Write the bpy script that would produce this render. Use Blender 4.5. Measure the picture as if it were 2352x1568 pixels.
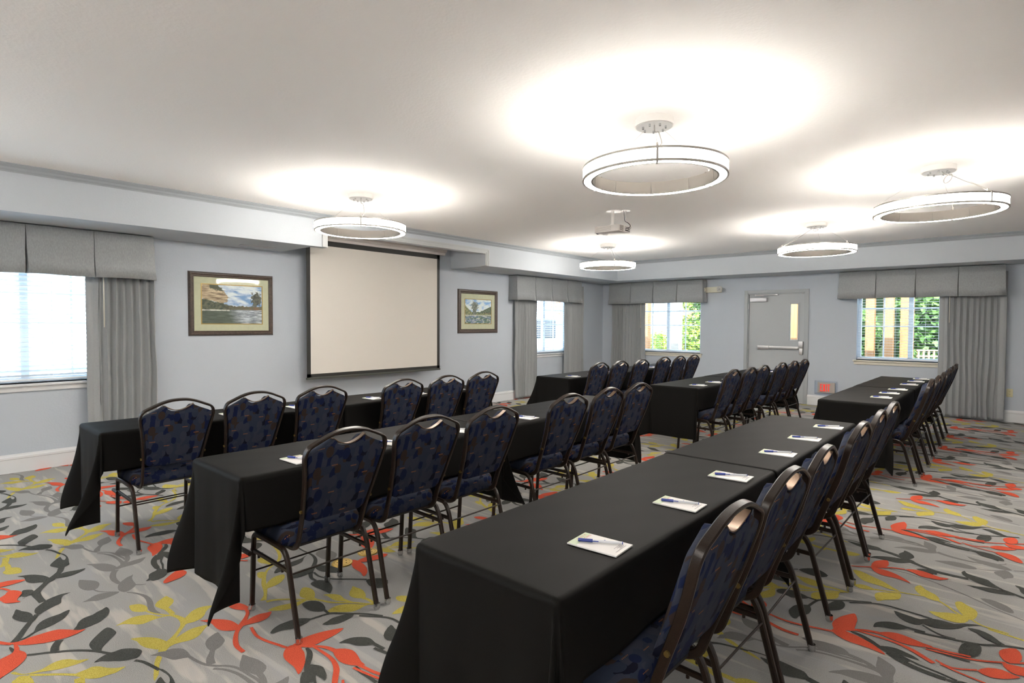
import bpy, bmesh, math, random
from mathutils import Vector, Matrix, noise
random.seed(7)
PI = math.pi
SC = bpy.context.scene
COL = SC.collection
for o in list(bpy.data.objects): bpy.data.objects.remove(o)

# ------------------------------------------------------------------ camera
FPX, YAW, PIT, ROLL, CAMH = 1305.95, 0.71940, 0.03060, 0.00424, 1.40
fw = Vector((-math.sin(YAW)*math.cos(PIT), math.cos(YAW)*math.cos(PIT), -math.sin(PIT)))
rt = Vector((math.cos(YAW), math.sin(YAW), 0))
up = rt.cross(fw)
cr_, sr_ = math.cos(ROLL), math.sin(ROLL)
rt2 = rt*cr_ + up*sr_
up2 = up*cr_ - rt*sr_
cam_d = bpy.data.cameras.new('camera'); cam = bpy.data.objects.new('camera', cam_d); COL.objects.link(cam)
cam_d.sensor_width = 36; cam_d.lens = FPX/2352*36; cam_d.clip_start = .05; cam_d.clip_end = 300
M = Matrix((rt2, up2, -fw)).transposed().to_4x4(); M.translation = (0, 0, CAMH)
cam.matrix_world = M
SC.camera = cam

# ------------------------------------------------------------------ world, exposure
w = bpy.data.worlds.new('sky'); SC.world = w; w.use_nodes = True
WB = w.node_tree.nodes['Background']; WB.inputs[0].default_value = (.66, .83, 1, 1); WB.inputs[1].default_value = 3.6
SC.view_settings.view_transform = 'Standard'; SC.view_settings.look = 'None'
SC.view_settings.gamma = 1; SC.view_settings.use_curve_mapping = False
SC.view_settings.exposure = 1.2
SC.cycles.use_denoising = True
SC.cycles.max_bounces = 8; SC.cycles.diffuse_bounces = 5; SC.cycles.transparent_max_bounces = 12
SC.cycles.sample_clamp_indirect = 6
LAMP_E = 38.0
sun_d = bpy.data.lights.new('sun', 'SUN'); sun_d.energy = 7; sun_d.angle = .009; sun_d.color = (1, .96, .90)
sun = bpy.data.objects.new('sun', sun_d); COL.objects.link(sun); sun.rotation_euler = Vector((-.16, .62, -.77)).to_track_quat('-Z', 'Y').to_euler()
WINDOW_PORTALS = []
def portal(loc, rot, sx, sy):
    l = bpy.data.lights.new('window_portal', 'AREA'); l.shape = 'RECTANGLE'; l.size = sx; l.size_y = sy
    l.cycles.is_portal = True
    o = bpy.data.objects.new('window_portal', l); COL.objects.link(o); o.location = loc; o.rotation_euler = rot
    o['kind'] = 'helper'

# ------------------------------------------------------------------ materials
MATS = {}
def mat(name, col, rough=.6, metal=0, bump=None, noise_col=None, emit=None, spec=None, coat=None, sheen=None, trans=None):
    if name in MATS: return MATS[name]
    m = bpy.data.materials.new(name); m.use_nodes = True; MATS[name] = m
    nt = m.node_tree; b = nt.nodes['Principled BSDF']
    b.inputs['Base Color'].default_value = (*col, 1); b.inputs['Roughness'].default_value = rough; b.inputs['Metallic'].default_value = metal
    if spec is not None: b.inputs['Specular IOR Level'].default_value = spec
    if coat: b.inputs['Coat Weight'].default_value = coat
    if sheen: b.inputs['Sheen Weight'].default_value = sheen
    if trans: b.inputs['Transmission Weight'].default_value = trans
    if emit: b.inputs['Emission Color'].default_value = (*emit[0], 1); b.inputs['Emission Strength'].default_value = emit[1]
    tc = nt.nodes.new('ShaderNodeTexCoord')
    if bump:
        sc, st, dist = bump
        n = nt.nodes.new('ShaderNodeTexNoise'); n.inputs['Scale'].default_value = sc; n.inputs['Detail'].default_value = 3
        nt.links.new(tc.outputs['Object'], n.inputs['Vector'])
        bp = nt.nodes.new('ShaderNodeBump'); bp.inputs['Strength'].default_value = st; bp.inputs['Distance'].default_value = dist
        nt.links.new(n.outputs['Fac'], bp.inputs['Height']); nt.links.new(bp.outputs['Normal'], b.inputs['Normal'])
    if noise_col:
        sc, c2 = noise_col[:2]; stretch = noise_col[2] if len(noise_col) > 2 else (1, 1, 1)
        mp = nt.nodes.new('ShaderNodeMapping'); mp.inputs['Scale'].default_value = stretch
        n = nt.nodes.new('ShaderNodeTexNoise'); n.inputs['Scale'].default_value = sc; n.inputs['Detail'].default_value = 4
        nt.links.new(tc.outputs['Object'], mp.inputs[0]); nt.links.new(mp.outputs[0], n.inputs['Vector'])
        r = nt.nodes.new('ShaderNodeValToRGB'); r.color_ramp.elements[0].position = .35; r.color_ramp.elements[1].position = .65
        r.color_ramp.elements[0].color = (*col, 1); r.color_ramp.elements[1].color = (*c2, 1)
        nt.links.new(n.outputs['Fac'], r.inputs[0]); nt.links.new(r.outputs[0], b.inputs['Base Color'])
    return m

WALL = mat('wall_paint', (.475, .52, .575), .75, bump=(70, .25, .004))
CEIL = mat('ceiling_paint', (.88, .87, .855), .85, bump=(60, .35, .004))
SOFF = mat('soffit_paint', (.52, .56, .60), .75, bump=(70, .25, .004))
CROWN = mat('crown_shade_paint', (.36, .39, .415), .5)  # grey trim, darkened in colour for the shade on its down-facing side
WHITE = mat('white_trim', (.70, .71, .72), .4)
CREAM = mat('cream_trim', (.66, .63, .54), .45)
DOORM = mat('door_grey_paint', (.40, .425, .44), .42, bump=(120, .05, .001))
FRAMEM = mat('door_frame_paint', (.37, .395, .41), .4)
SCREENW = mat('screen_matte_white', (.66, .63, .58), .9)
SCREENB = mat('screen_black_border', (.02, .02, .018), .6)
HOUSE = mat('screen_housing_paint', (.50, .47, .45), .4)
VINYL = mat('window_vinyl', (.62, .70, .78), .4)
SLAT = mat('blind_slat', (.78, .80, .82), .45)
CLOTH = mat('black_tablecloth', (.0050, .0048, .0046), .6, bump=(500, .12, .001), noise_col=(900, (.0085, .008, .0072)))
CLOTH.node_tree.nodes['Principled BSDF'].inputs['IOR'].default_value = 1.17
TUBE = mat('bronze_hammertone', (.010, .0065, .005), .30, bump=(340, .35, .001), noise_col=(420, (.026, .016, .011)))
TUBE.node_tree.nodes['Principled BSDF'].inputs['IOR'].default_value = 1.38
CHROME = mat('chrome', (.62, .62, .62), .15, metal=1)
BRUSH = mat('brushed_aluminium', (.55, .55, .55), .38, metal=.85)
TABLEM = mat('table_laminate', (.10, .07, .05), .5)
PAPER = mat('notepad_paper', (.80, .78, .76), .7)
GREENP = mat('pale_green_print', (.62, .70, .52), .7)
REDINK = mat('red_ink', (.55, .18, .12), .7)
GREYINK = mat('grey_ink', (.35, .33, .36), .7)
BLUEP = mat('blue_plastic', (.02, .045, .28), .35)
PENW = mat('white_plastic', (.68, .70, .74), .3)
BRASS = mat('brass', (.62, .42, .12), .32, metal=.75, bump=(200, .2, .001))
BRASSD = mat('brass_dark', (.12, .08, .02), .5, metal=.5)
WOODF = mat('dark_picture_frame', (.045, .032, .026), .38, bump=(90, .4, .002), noise_col=(60, (.085, .06, .045), (1, 1, 1)))
MATB = mat('cream_mat_board', (.62, .59, .42), .8, noise_col=(25, (.58, .555, .40)))
GILT = mat('gilt_fillet', (.42, .27, .08), .4, metal=.4)
BEIGE = mat('beige_plastic', (.66, .64, .52), .4)
BEIGE2 = mat('exit_box_plastic', (.58, .50, .40), .5)
REDL = mat('exit_letter_red', (.80, .035, .02), .4, emit=((.9, .05, .03), .35))
DARK = mat('dark_recess', (.01, .01, .01), .7)
LAMPW = mat('lamp_white_enamel', (.80, .78, .75), .4)
LAMPM = mat('lamp_brushed_metal', (.50, .47, .43), .32, metal=.6)
EMIT = mat('lamp_diffuser', (.9, .9, .9), .5, emit=((1, .94, .865), LAMP_E))
EMITUP = mat('lamp_uplight', (.9, .9, .9), .5, emit=((1, .94, .865), LAMP_E*.20))
WIRE = mat('lamp_cable', (.45, .43, .40), .5)
PROJM = mat('projector_shell', (.62, .58, .55), .45)
OUTM = mat('outlet_plate', (.60, .55, .34), .5)

def fabric_drape():
    m = mat('drape_fabric', (.27, .285, .29), .5, sheen=.35, bump=(220, .2, .001), noise_col=(60, (.325, .34, .345), (1, 1, 14)))
    return m
DRAPE = fabric_drape()
DRAPEB = mat('valance_fabric', (.255, .27, .275), .5, sheen=.3, bump=(160, .2, .001), noise_col=(40, (.31, .325, .33), (3, 3, 1)))

def glass_mat(name, tint=(1, 1, 1), alpha=.92):
    m = bpy.data.materials.new(name); m.use_nodes = True; nt = m.node_tree
    for n in list(nt.nodes): nt.nodes.remove(n)
    out = nt.nodes.new('ShaderNodeOutputMaterial'); mx = nt.nodes.new('ShaderNodeMixShader'); tr = nt.nodes.new('ShaderNodeBsdfTransparent'); gl = nt.nodes.new('ShaderNodeBsdfGlossy')
    gl.inputs['Roughness'].default_value = .03; tr.inputs[0].default_value = (*tint, 1)
    fr = nt.nodes.new('ShaderNodeFresnel'); fr.inputs[0].default_value = 1.45
    ge = nt.nodes.new('ShaderNodeNewGeometry'); iv = nt.nodes.new('ShaderNodeMath'); iv.operation = 'SUBTRACT'; iv.inputs[0].default_value = 1; nt.links.new(ge.outputs['Backfacing'], iv.inputs[1])
    mu = nt.nodes.new('ShaderNodeMath'); mu.operation = 'MULTIPLY'; nt.links.new(iv.outputs[0], mu.inputs[0]); nt.links.new(fr.outputs[0], mu.inputs[1])
    nt.links.new(mu.outputs[0], mx.inputs[0]); nt.links.new(tr.outputs[0], mx.inputs[1]); nt.links.new(gl.outputs[0], mx.inputs[2]); nt.links.new(mx.outputs[0], out.inputs[0])
    return m
GLASS = glass_mat('clear_glass', (.97, .99, .985))
ACRYL = glass_mat('clear_acrylic', (.93, .95, .98))

def carpet_mat(name, c1, c2, streak=None):
    m = bpy.data.materials.new(name); m.use_nodes = True; nt = m.node_tree; b = nt.nodes['Principled BSDF']; b.inputs['Roughness'].default_value = .95; b.inputs['Specular IOR Level'].default_value = .15
    tc = nt.nodes.new('ShaderNodeTexCoord')
    n = nt.nodes.new('ShaderNodeTexNoise'); n.inputs['Scale'].default_value = 330; n.inputs['Detail'].default_value = 2
    nt.links.new(tc.outputs['Object'], n.inputs['Vector'])
    r = nt.nodes.new('ShaderNodeValToRGB'); r.color_ramp.elements[0].position = .32; r.color_ramp.elements[1].position = .68
    r.color_ramp.elements[0].color = (*c1, 1); r.color_ramp.elements[1].color = (*c2, 1); nt.links.new(n.outputs['Fac'], r.inputs[0])
    last = r.outputs[0]
    if streak:
        # woven tone-on-tone bands of the ground yarn: long along x, soft edges
        for sc, st, colr, lo, hi, fac in streak:
            mp = nt.nodes.new('ShaderNodeMapping'); mp.inputs['Scale'].default_value = st; mp.inputs['Rotation'].default_value = (0, 0, .12)
            n2 = nt.nodes.new('ShaderNodeTexNoise'); n2.inputs['Scale'].default_value = sc; n2.inputs['Detail'].default_value = 3
            nt.links.new(tc.outputs['Object'], mp.inputs[0]); nt.links.new(mp.outputs[0], n2.inputs['Vector'])
            mr = nt.nodes.new('ShaderNodeMapRange'); mr.inputs[1].default_value = lo; mr.inputs[2].default_value = hi; mr.inputs[4].default_value = fac
            nt.links.new(n2.outputs['Fac'], mr.inputs[0])
            mx = nt.nodes.new('ShaderNodeMixRGB'); mx.inputs[2].default_value = (*colr, 1)
            nt.links.new(mr.outputs[0], mx.inputs[0]); nt.links.new(last, mx.inputs[1]); last = mx.outputs[0]
    nt.links.new(last, b.inputs['Base Color'])
    bp = nt.nodes.new('ShaderNodeBump'); bp.inputs['Strength'].default_value = .5; bp.inputs['Distance'].default_value = .004
    nt.links.new(n.outputs['Fac'], bp.inputs['Height']); nt.links.new(bp.outputs['Normal'], b.inputs['Normal'])
    return m
C_GROUND = carpet_mat('carpet_ground', (.27, .265, .255), (.40, .395, .38), streak=[(1.0, (1.6, 13, 1), (.49, .46, .42), .55, .62, .8), (1.3, (1.2, 5, 1), (.33, .335, .345), .55, .65, .55)])
C_COL = {'D': carpet_mat('carpet_charcoal', (.040, .042, .038), (.085, .088, .080)),
         'M': carpet_mat('carpet_mid_grey', (.15, .145, .14), (.235, .23, .22)),
         'Y': carpet_mat('carpet_yellow', (.38, .31, .05), (.60, .51, .12)),
         'R': carpet_mat('carpet_red', (.48, .055, .03), (.74, .13, .065))}

def chair_fabric():
    m = bpy.data.materials.new('chair_patterned_fabric'); m.use_nodes = True; nt = m.node_tree; b = nt.nodes['Principled BSDF']; N = nt.nodes; Lk = nt.links.new
    b.inputs['Roughness'].default_value = .8; b.inputs['IOR'].default_value = 1.2
    tc = N.new('ShaderNodeTexCoord'); sp = N.new('ShaderNodeSeparateXYZ'); Lk(tc.outputs['Object'], sp.inputs[0])
    sub = N.new('ShaderNodeMath'); sub.operation = 'ADD'; Lk(sp.outputs['Z'], sub.inputs[0]); Lk(sp.outputs['X'], sub.inputs[1])
    cb = N.new('ShaderNodeCombineXYZ'); Lk(sp.outputs['Y'], cb.inputs[0]); Lk(sub.outputs[0], cb.inputs[1])
    def vor(scale, metric, rnd, off=0):
        mp = N.new('ShaderNodeMapping'); mp.inputs['Location'].default_value = (off, off*.7, 0); Lk(cb.outputs[0], mp.inputs[0])
        v = N.new('ShaderNodeTexVoronoi'); v.voronoi_dimensions = '2D'; v.distance = metric; v.inputs['Scale'].default_value = scale; v.inputs['Randomness'].default_value = rnd
        Lk(mp.outputs[0], v.inputs['Vector']); s = N.new('ShaderNodeSeparateColor'); Lk(v.outputs['Color'], s.inputs[0]); return v, s
    def ramp(src, stops):
        r = N.new('ShaderNodeValToRGB'); r.color_ramp.interpolation = 'CONSTANT'; e = r.color_ramp.elements
        e[0].position, e[0].color = stops[0][0], (*stops[0][1], 1); e[1].position, e[1].color = stops[1][0], (*stops[1][1], 1)
        for p, c in stops[2:]:
            q = e.new(p); q.color = (*c, 1)
        Lk(src, r.inputs[0]); return r
    v1, s1 = vor(38, 'CHEBYCHEV', .75)
    slate, slate2, navy, blk, brown = (.024, .031, .052), (.031, .036, .055), (.007, .012, .042), (.006, .007, .017), (.032, .022, .019)
    r1 = ramp(s1.outputs[0], [(0, slate), (.28, slate2), (.5, navy), (.68, brown), (.8, slate), (.92, blk)])
    v2, s2 = vor(17, 'EUCLIDEAN', .9, 3.1)
    r2 = ramp(s2.outputs[1], [(0, slate2), (.35, navy), (.6, slate), (.8, brown)])
    lt = N.new('ShaderNodeMath'); lt.operation = 'LESS_THAN'; lt.inputs[1].default_value = .33; Lk(v2.outputs['Distance'], lt.inputs[0])
    mx = N.new('ShaderNodeMixRGB'); Lk(lt.outputs[0], mx.inputs[0]); Lk(r1.outputs[0], mx.inputs[1]); Lk(r2.outputs[0], mx.inputs[2])
    # rows of small orange dots in a few cells
    v3, s3 = vor(13, 'CHEBYCHEV', .9, 7.7)
    gate = N.new('ShaderNodeMath'); gate.operation = 'GREATER_THAN'; gate.inputs[1].default_value = .52; Lk(s3.outputs[0], gate.inputs[0])
    pos = N.new('ShaderNodeVectorMath'); pos.operation = 'SUBTRACT'; mpx = N.new('ShaderNodeMapping'); mpx.inputs['Location'].default_value = (7.7, 5.39, 0); Lk(cb.outputs[0], mpx.inputs[0])
    sc = N.new('ShaderNodeVectorMath'); sc.operation = 'SCALE'; sc.inputs['Scale'].default_value = 1; Lk(mpx.outputs[0], sc.inputs[0])
    Lk(sc.outputs[0], pos.inputs[0]); Lk(v3.outputs['Position'], pos.inputs[1])
    ps = N.new('ShaderNodeSeparateXYZ'); Lk(pos.outputs[0], ps.inputs[0])
    fr = N.new('ShaderNodeMath'); fr.operation = 'PINGPONG'; fr.inputs[1].default_value = .0032; Lk(ps.outputs['X'], fr.inputs[0])
    a1 = N.new('ShaderNodeMath'); a1.operation = 'LESS_THAN'; a1.inputs[1].default_value = .0017; Lk(fr.outputs[0], a1.inputs[0])
    ay = N.new('ShaderNodeMath'); ay.operation = 'ABSOLUTE'; Lk(ps.outputs['Y'], ay.inputs[0])
    a2 = N.new('ShaderNodeMath'); a2.operation = 'LESS_THAN'; a2.inputs[1].default_value = .0018; Lk(ay.outputs[0], a2.inputs[0])
    ax = N.new('ShaderNodeMath'); ax.operation = 'ABSOLUTE'; Lk(ps.outputs['X'], ax.inputs[0])
    a3 = N.new('ShaderNodeMath'); a3.operation = 'LESS_THAN'; a3.inputs[1].default_value = .014; Lk(ax.outputs[0], a3.inputs[0])
    cur = gate.outputs[0]
    for a in (a1, a2, a3):
        mm = N.new('ShaderNodeMath'); mm.operation = 'MULTIPLY'; Lk(cur, mm.inputs[0]); Lk(a.outputs[0], mm.inputs[1]); cur = mm.outputs[0]
    mx2 = N.new('ShaderNodeMixRGB'); mx2.inputs[2].default_value = (.30, .11, .03, 1); Lk(cur, mx2.inputs[0]); Lk(mx.outputs[0], mx2.inputs[1])
    Lk(mx2.outputs[0], b.inputs['Base Color'])
    n = N.new('ShaderNodeTexNoise'); n.inputs['Scale'].default_value = 600; Lk(tc.outputs['Object'], n.inputs['Vector'])
    bp = N.new('ShaderNodeBump'); bp.inputs['Strength'].default_value = .25; bp.inputs['Distance'].default_value = .001; Lk(n.outputs['Fac'], bp.inputs['Height']); Lk(bp.outputs['Normal'], b.inputs['Normal'])
    return m
CFAB = chair_fabric()

# ------------------------------------------------------------------ builders
def link(name, me, m=None, parent=None, smooth=False):
    if m is not None:
        for k in (m if isinstance(m, (list, tuple)) else [m]): me.materials.append(k)
    if smooth:
        for p in me.polygons: p.use_smooth = True
    o = bpy.data.objects.new(name, me); COL.objects.link(o)
    if parent: o.parent = parent
    return o
def fin(name, bm, m=None, parent=None, smooth=False, auto=None):
    me = bpy.data.meshes.new(name); bmesh.ops.recalc_face_normals(bm, faces=bm.faces); bm.to_mesh(me); bm.free()
    o = link(name, me, m, parent, smooth or auto is not None)
    if auto is not None: me.set_sharp_from_angle(angle=math.radians(auto))
    return o
def raw(name, vs, fs, m=None, parent=None, smooth=False):
    me = bpy.data.meshes.new(name); me.from_pydata(vs, [], fs); me.update(); return link(name, me, m, parent, smooth)
def bx(bm, x0, y0, z0, x1, y1, z1, bev=0, mi=0):
    r = bmesh.ops.create_cube(bm, size=1); vs = r['verts']
    for v in vs: v.co = Vector(((x0+x1)/2+v.co.x*(x1-x0), (y0+y1)/2+v.co.y*(y1-y0), (z0+z1)/2+v.co.z*(z1-z0)))
    fs = set(f for v in vs for f in v.link_faces)
    for f in fs: f.material_index = mi
    if bev:
        es = list(set(e for f in fs for e in f.edges)); bmesh.ops.bevel(bm, geom=es, offset=bev, segments=2, affect='EDGES', profile=.6)
def box(name, x0, y0, z0, x1, y1, z1, m, parent=None, bev=0):
    bm = bmesh.new(); bx(bm, min(x0, x1), min(y0, y1), min(z0, z1), max(x0, x1), max(y0, y1), max(z0, z1), bev); return fin(name, bm, m, parent, auto=30 if bev else None)
def cyl(bm, p0, p1, r, seg=12, r2=None, mi=0):
    p0, p1 = Vector(p0), Vector(p1); d = p1-p0
    q = d.to_track_quat('Z', 'Y').to_matrix().to_4x4(); q.translation = (p0+p1)/2
    a = bmesh.ops.create_cone(bm, cap_ends=True, segments=seg, radius1=r, radius2=r if r2 is None else r2, depth=d.length, matrix=q)
    for v in a['verts']:
        for f in v.link_faces: f.material_index = mi
def fillet(pts, r, n=4):
    pts = [Vector(p) for p in pts]; out = [pts[0]]
    for i in range(1, len(pts)-1):
        rr = r[i] if isinstance(r, (list, tuple)) else r
        a, b, c = pts[i-1], pts[i], pts[i+1]; u, v = (a-b), (c-b); k = min(rr, u.length*.49, v.length*.49)
        if k < 1e-4: out.append(b); continue
        p, q = b+u.normalized()*k, b+v.normalized()*k
        for j in range(n+1):
            t = j/n; out.append(p*(1-t)**2+b*2*t*(1-t)+q*t*t)
    out.append(pts[-1]); return out
def sweep(bm, path, a, b, ref=(0, 0, 1), ch=.25, rnd=False, closed=False, mi=0):
    """rotation minimising sweep of a chamfered rectangle a (along ref) by b, or an ellipse"""
    P = [Vector(p) for p in path]; n = len(P)
    if rnd: prof = [(a/2*math.cos(2*PI*k/rnd), b/2*math.sin(2*PI*k/rnd)) for k in range(rnd)]
    else:
        c = min(a, b)*ch; A, B = a/2, b/2
        prof = [(A-c, B), (-A+c, B), (-A, B-c), (-A, -B+c), (-A+c, -B), (A-c, -B), (A, -B+c), (A, B-c)]
    T = []
    for i in range(n):
        if closed: t = P[(i+1) % n]-P[i-1]
        else: t = P[min(i+1, n-1)]-P[max(i-1, 0)]
        T.append(t.normalized())
    u = Vector(ref); u = (u-T[0]*u.dot(T[0])).normalized(); rings = []
    for i in range(n):
        if i: u = (u-T[i]*u.dot(T[i])).normalized()
        v = T[i].cross(u); rings.append([bm.verts.new(P[i]+u*x+v*y) for x, y in prof])
    K = len(prof); fs = []
    for i in range(n if closed else n-1):
        A, B = rings[i], rings[(i+1) % n]
        for k in range(K): fs.append(bm.faces.new((A[k], A[(k+1) % K], B[(k+1) % K], B[k])))
    if not closed: fs.append(bm.faces.new(rings[0][::-1])); fs.append(bm.faces.new(rings[-1]))
    for f in fs: f.material_index = mi
def extrude_profile(name, prof, axis, lo, hi, m, parent=None, tf=None):
    """prof = list of (a, z); axis 'y' means a is x and the run is along y"""
    vs = []
    for t in (lo, hi):
        for a, z in prof:
            vs.append((a, t, z) if axis == 'y' else (t, a, z))
    k = len(prof); fs = [(i, (i+1) % k, (i+1) % k+k, i+k) for i in range(k)]+[tuple(range(k))[::-1], tuple(range(k, 2*k))]
    me = bpy.data.meshes.new(name); me.from_pydata(vs, [], fs); bm = bmesh.new(); bm.from_mesh(me); bpy.data.meshes.remove(me)
    return fin(name, bm, m, parent)
def tag(o, label=None, cat=None, group=None, kind=None):
    if label: o['label'] = label
    if cat: o['category'] = cat
    if group: o['group'] = group
    if kind: o['kind'] = kind
    return o
def thing(name, label, cat, loc=(0, 0, 0), rz=0, group=None):
    o = bpy.data.objects.new(name, None); COL.objects.link(o); o.location = loc; o.rotation_euler = (0, 0, rz); o.empty_display_size = .1
    return tag(o, label, cat, group)
def kids(o): return [c for c in CH.get(o.name, [])]
CH = {}
def index_children():
    CH.clear()
    for o in bpy.data.objects:
        if o.parent: CH.setdefault(o.parent.name, []).append(o)
def dup(o, parent=None):
    c = o.copy(); COL.objects.link(c)
    if parent: c.parent = parent
    for k in CH.get(o.name, []): dup(k, c)
    return c
def struct(o, label=None): o['kind'] = 'structure'; return o

# ------------------------------------------------------------------ room numbers
XL, YB, XR, YR = -6.936, 11.026, 3.2, -2.7      # left wall, back wall, right wall, rear wall
ZC, ZS, ZK = 2.672, 2.298, 2.613                # ceiling, soffit underside, foot of crown
XS, YS = -6.118, 10.265                         # soffit faces
T = .16
# ------------------------------------------------------------------ shell
def wall_with_holes(name, axis, pos, out, lo, hi, holes, z1=ZC, m=WALL):
    """axis 'x': wall plane x=pos, runs along y. holes: (a0,a1,z0,z1)"""
    bm = bmesh.new()
    def seg(a0, a1, z0, z1_):
        if a1-a0 < 1e-4 or z1_-z0 < 1e-4: return
        if axis == 'x': bx(bm, min(pos, pos+out), a0, z0, max(pos, pos+out), a1, z1_)
        else: bx(bm, a0, min(pos, pos+out), z0, a1, max(pos, pos+out), z1_)
    cur = lo
    for (a0, a1, z0, zz) in sorted(holes):
        seg(cur, a0, 0, z1); seg(a0, a1, 0, z0); seg(a0, a1, zz, z1); cur = a1
    seg(cur, hi, 0, z1)
    return struct(fin(name, bm, m))
W1, W2, W3, W4 = (.27, 1.745, .835, 2.12), (8.30, 9.70, .835, 2.12), (-6.13, -4.655, .835, 2.12), (-1.945, -.47, .835, 2.12)
W5 = (-2.2, -.7, .835, 2.12)
wall_with_holes('wall_left', 'x', XL, -T, YR, YB+T, [W1, W2, W5])
wall_with_holes('wall_back', 'y', YB, T, XL, XR, [W3, (-3.735, -2.745, 0, 1.985), W4])
wall_with_holes('wall_right', 'x', XR, T, YR, YB+T, [])
wall_with_holes('wall_rear', 'y', YR, -T, XL-T, XR+T, [])
fl = struct(box('floor', XL-T, YR-T, -.1, XR+T, YB+T, 0, C_GROUND))
ce = struct(box('ceiling', XL-T, YR-T, ZC, XR+T, YB+T, ZC+.1, CEIL))

# soffits: left run broken by the opening above the projection screen, back run
OY0, OY1, OZ = 3.652, 6.345, 2.482
bm = bmesh.new()
bx(bm, XL, YR, ZS, XS, 3.492, ZC); bx(bm, XS-.11, 3.492, ZS, XS, OY0, ZC)
bx(bm, XL, 6.384, ZS, XS, YB, ZC); bx(bm, XS-.11, OY1, ZS, XS, 6.384, ZC)
bx(bm, XS-.11, OY0, OZ, XS, OY1, ZC)
struct(fin('ceiling_soffit_left', bm, SOFF))
bm = bmesh.new(); bx(bm, XS, YS, ZS, XR, YB, ZC); struct(fin('ceiling_soffit_back', bm, SOFF))
# casing round the screen opening: stepped profile in three strips
def casing():
    bm = bmesh.new(); w_ = .072
    for k, (i0, i1, d) in enumerate(((0, .022, .010), (.022, .05, .016), (.05, .072, .024))):
        bx(bm, XS, OY0-i1, ZS+.002, XS+d, OY0-i0, OZ+i1); bx(bm, XS, OY1+i0, ZS+.002, XS+d, OY1+i1, OZ+i1); bx(bm, XS, OY0-i0, OZ+i0, XS+d, OY1+i0, OZ+i1)
    return struct(fin('trim_1', bm, mat('casing_paint', (.50, .52, .52), .45)))
casing()
# crown moulding, one run per wall, mitred by overlap in the corner
def crown_prof(s): # (offset from face, z)
    return [(0, ZK), (.008*s, ZK), (.012*s, ZK+.010), (.022*s, ZK+.014), (.030*s, ZK+.022), (.036*s, ZK+.034), (.050*s, ZK+.040), (.060*s, ZK+.046), (.066*s, ZK+.052), (.080*s, ZK+.053), (.080*s, ZC), (0, ZC)]
struct(extrude_profile('trim_2', [(XS+a, z) for a, z in crown_prof(1)], 'y', YR, YS, CROWN))
struct(extrude_profile('trim_3', [(YS+a, z) for a, z in crown_prof(-1)], 'x', XS, XR, CROWN))
# baseboards
def base_prof(p, s): return [(p, 0), (p+.016*s, 0), (p+.016*s, .125), (p+.021*s, .130), (p+.021*s, .148), (p+.010*s, .158), (p+.006*s, .172), (p, .172)]
struct(extrude_profile('baseboard_left', base_prof(XL, 1), 'y', YR, YB, WHITE))
struct(extrude_profile('baseboard_back', base_prof(YB, -1), 'x', -2.69, XR, WHITE))
struct(extrude_profile('baseboard_back', base_prof(YB, -1), 'x', XL, -3.81, WHITE))
struct(extrude_profile('baseboard_right', base_prof(XR, -1), 'y', YR, YB, WHITE))
struct(extrude_profile('baseboard_rear', base_prof(YR, 1), 'x', XL, XR, WHITE))

# soffit air slots
def air_slot(name, x, y0, y1, label):
    t = thing(name, label, 'air slot', (x, (y0+y1)/2, ZS)); h = (y1-y0)/2
    bm = bmesh.new(); bx(bm, -.03, -h, -.006, .03, -h+.012, 0); bx(bm, -.03, h-.012, -.006, .03, h, 0); bx(bm, -.03, -h, -.006, -.018, h, 0); bx(bm, .018, -h, -.006, .03, h, 0); fin('frame', bm, WHITE, t)
    box('slot', -.018, -h+.012, -.002, .018, h-.012, -.0005, mat('slot_grey', (.3, .3, .3), .6), t)
air_slot('air_slot', -6.66, 2.87, 3.28, 'slim white air slot in soffit above the wider river picture')
air_slot('air_slot', -6.66, 6.63, 7.03, 'slim white air slot in soffit above the smaller square picture')

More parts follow.
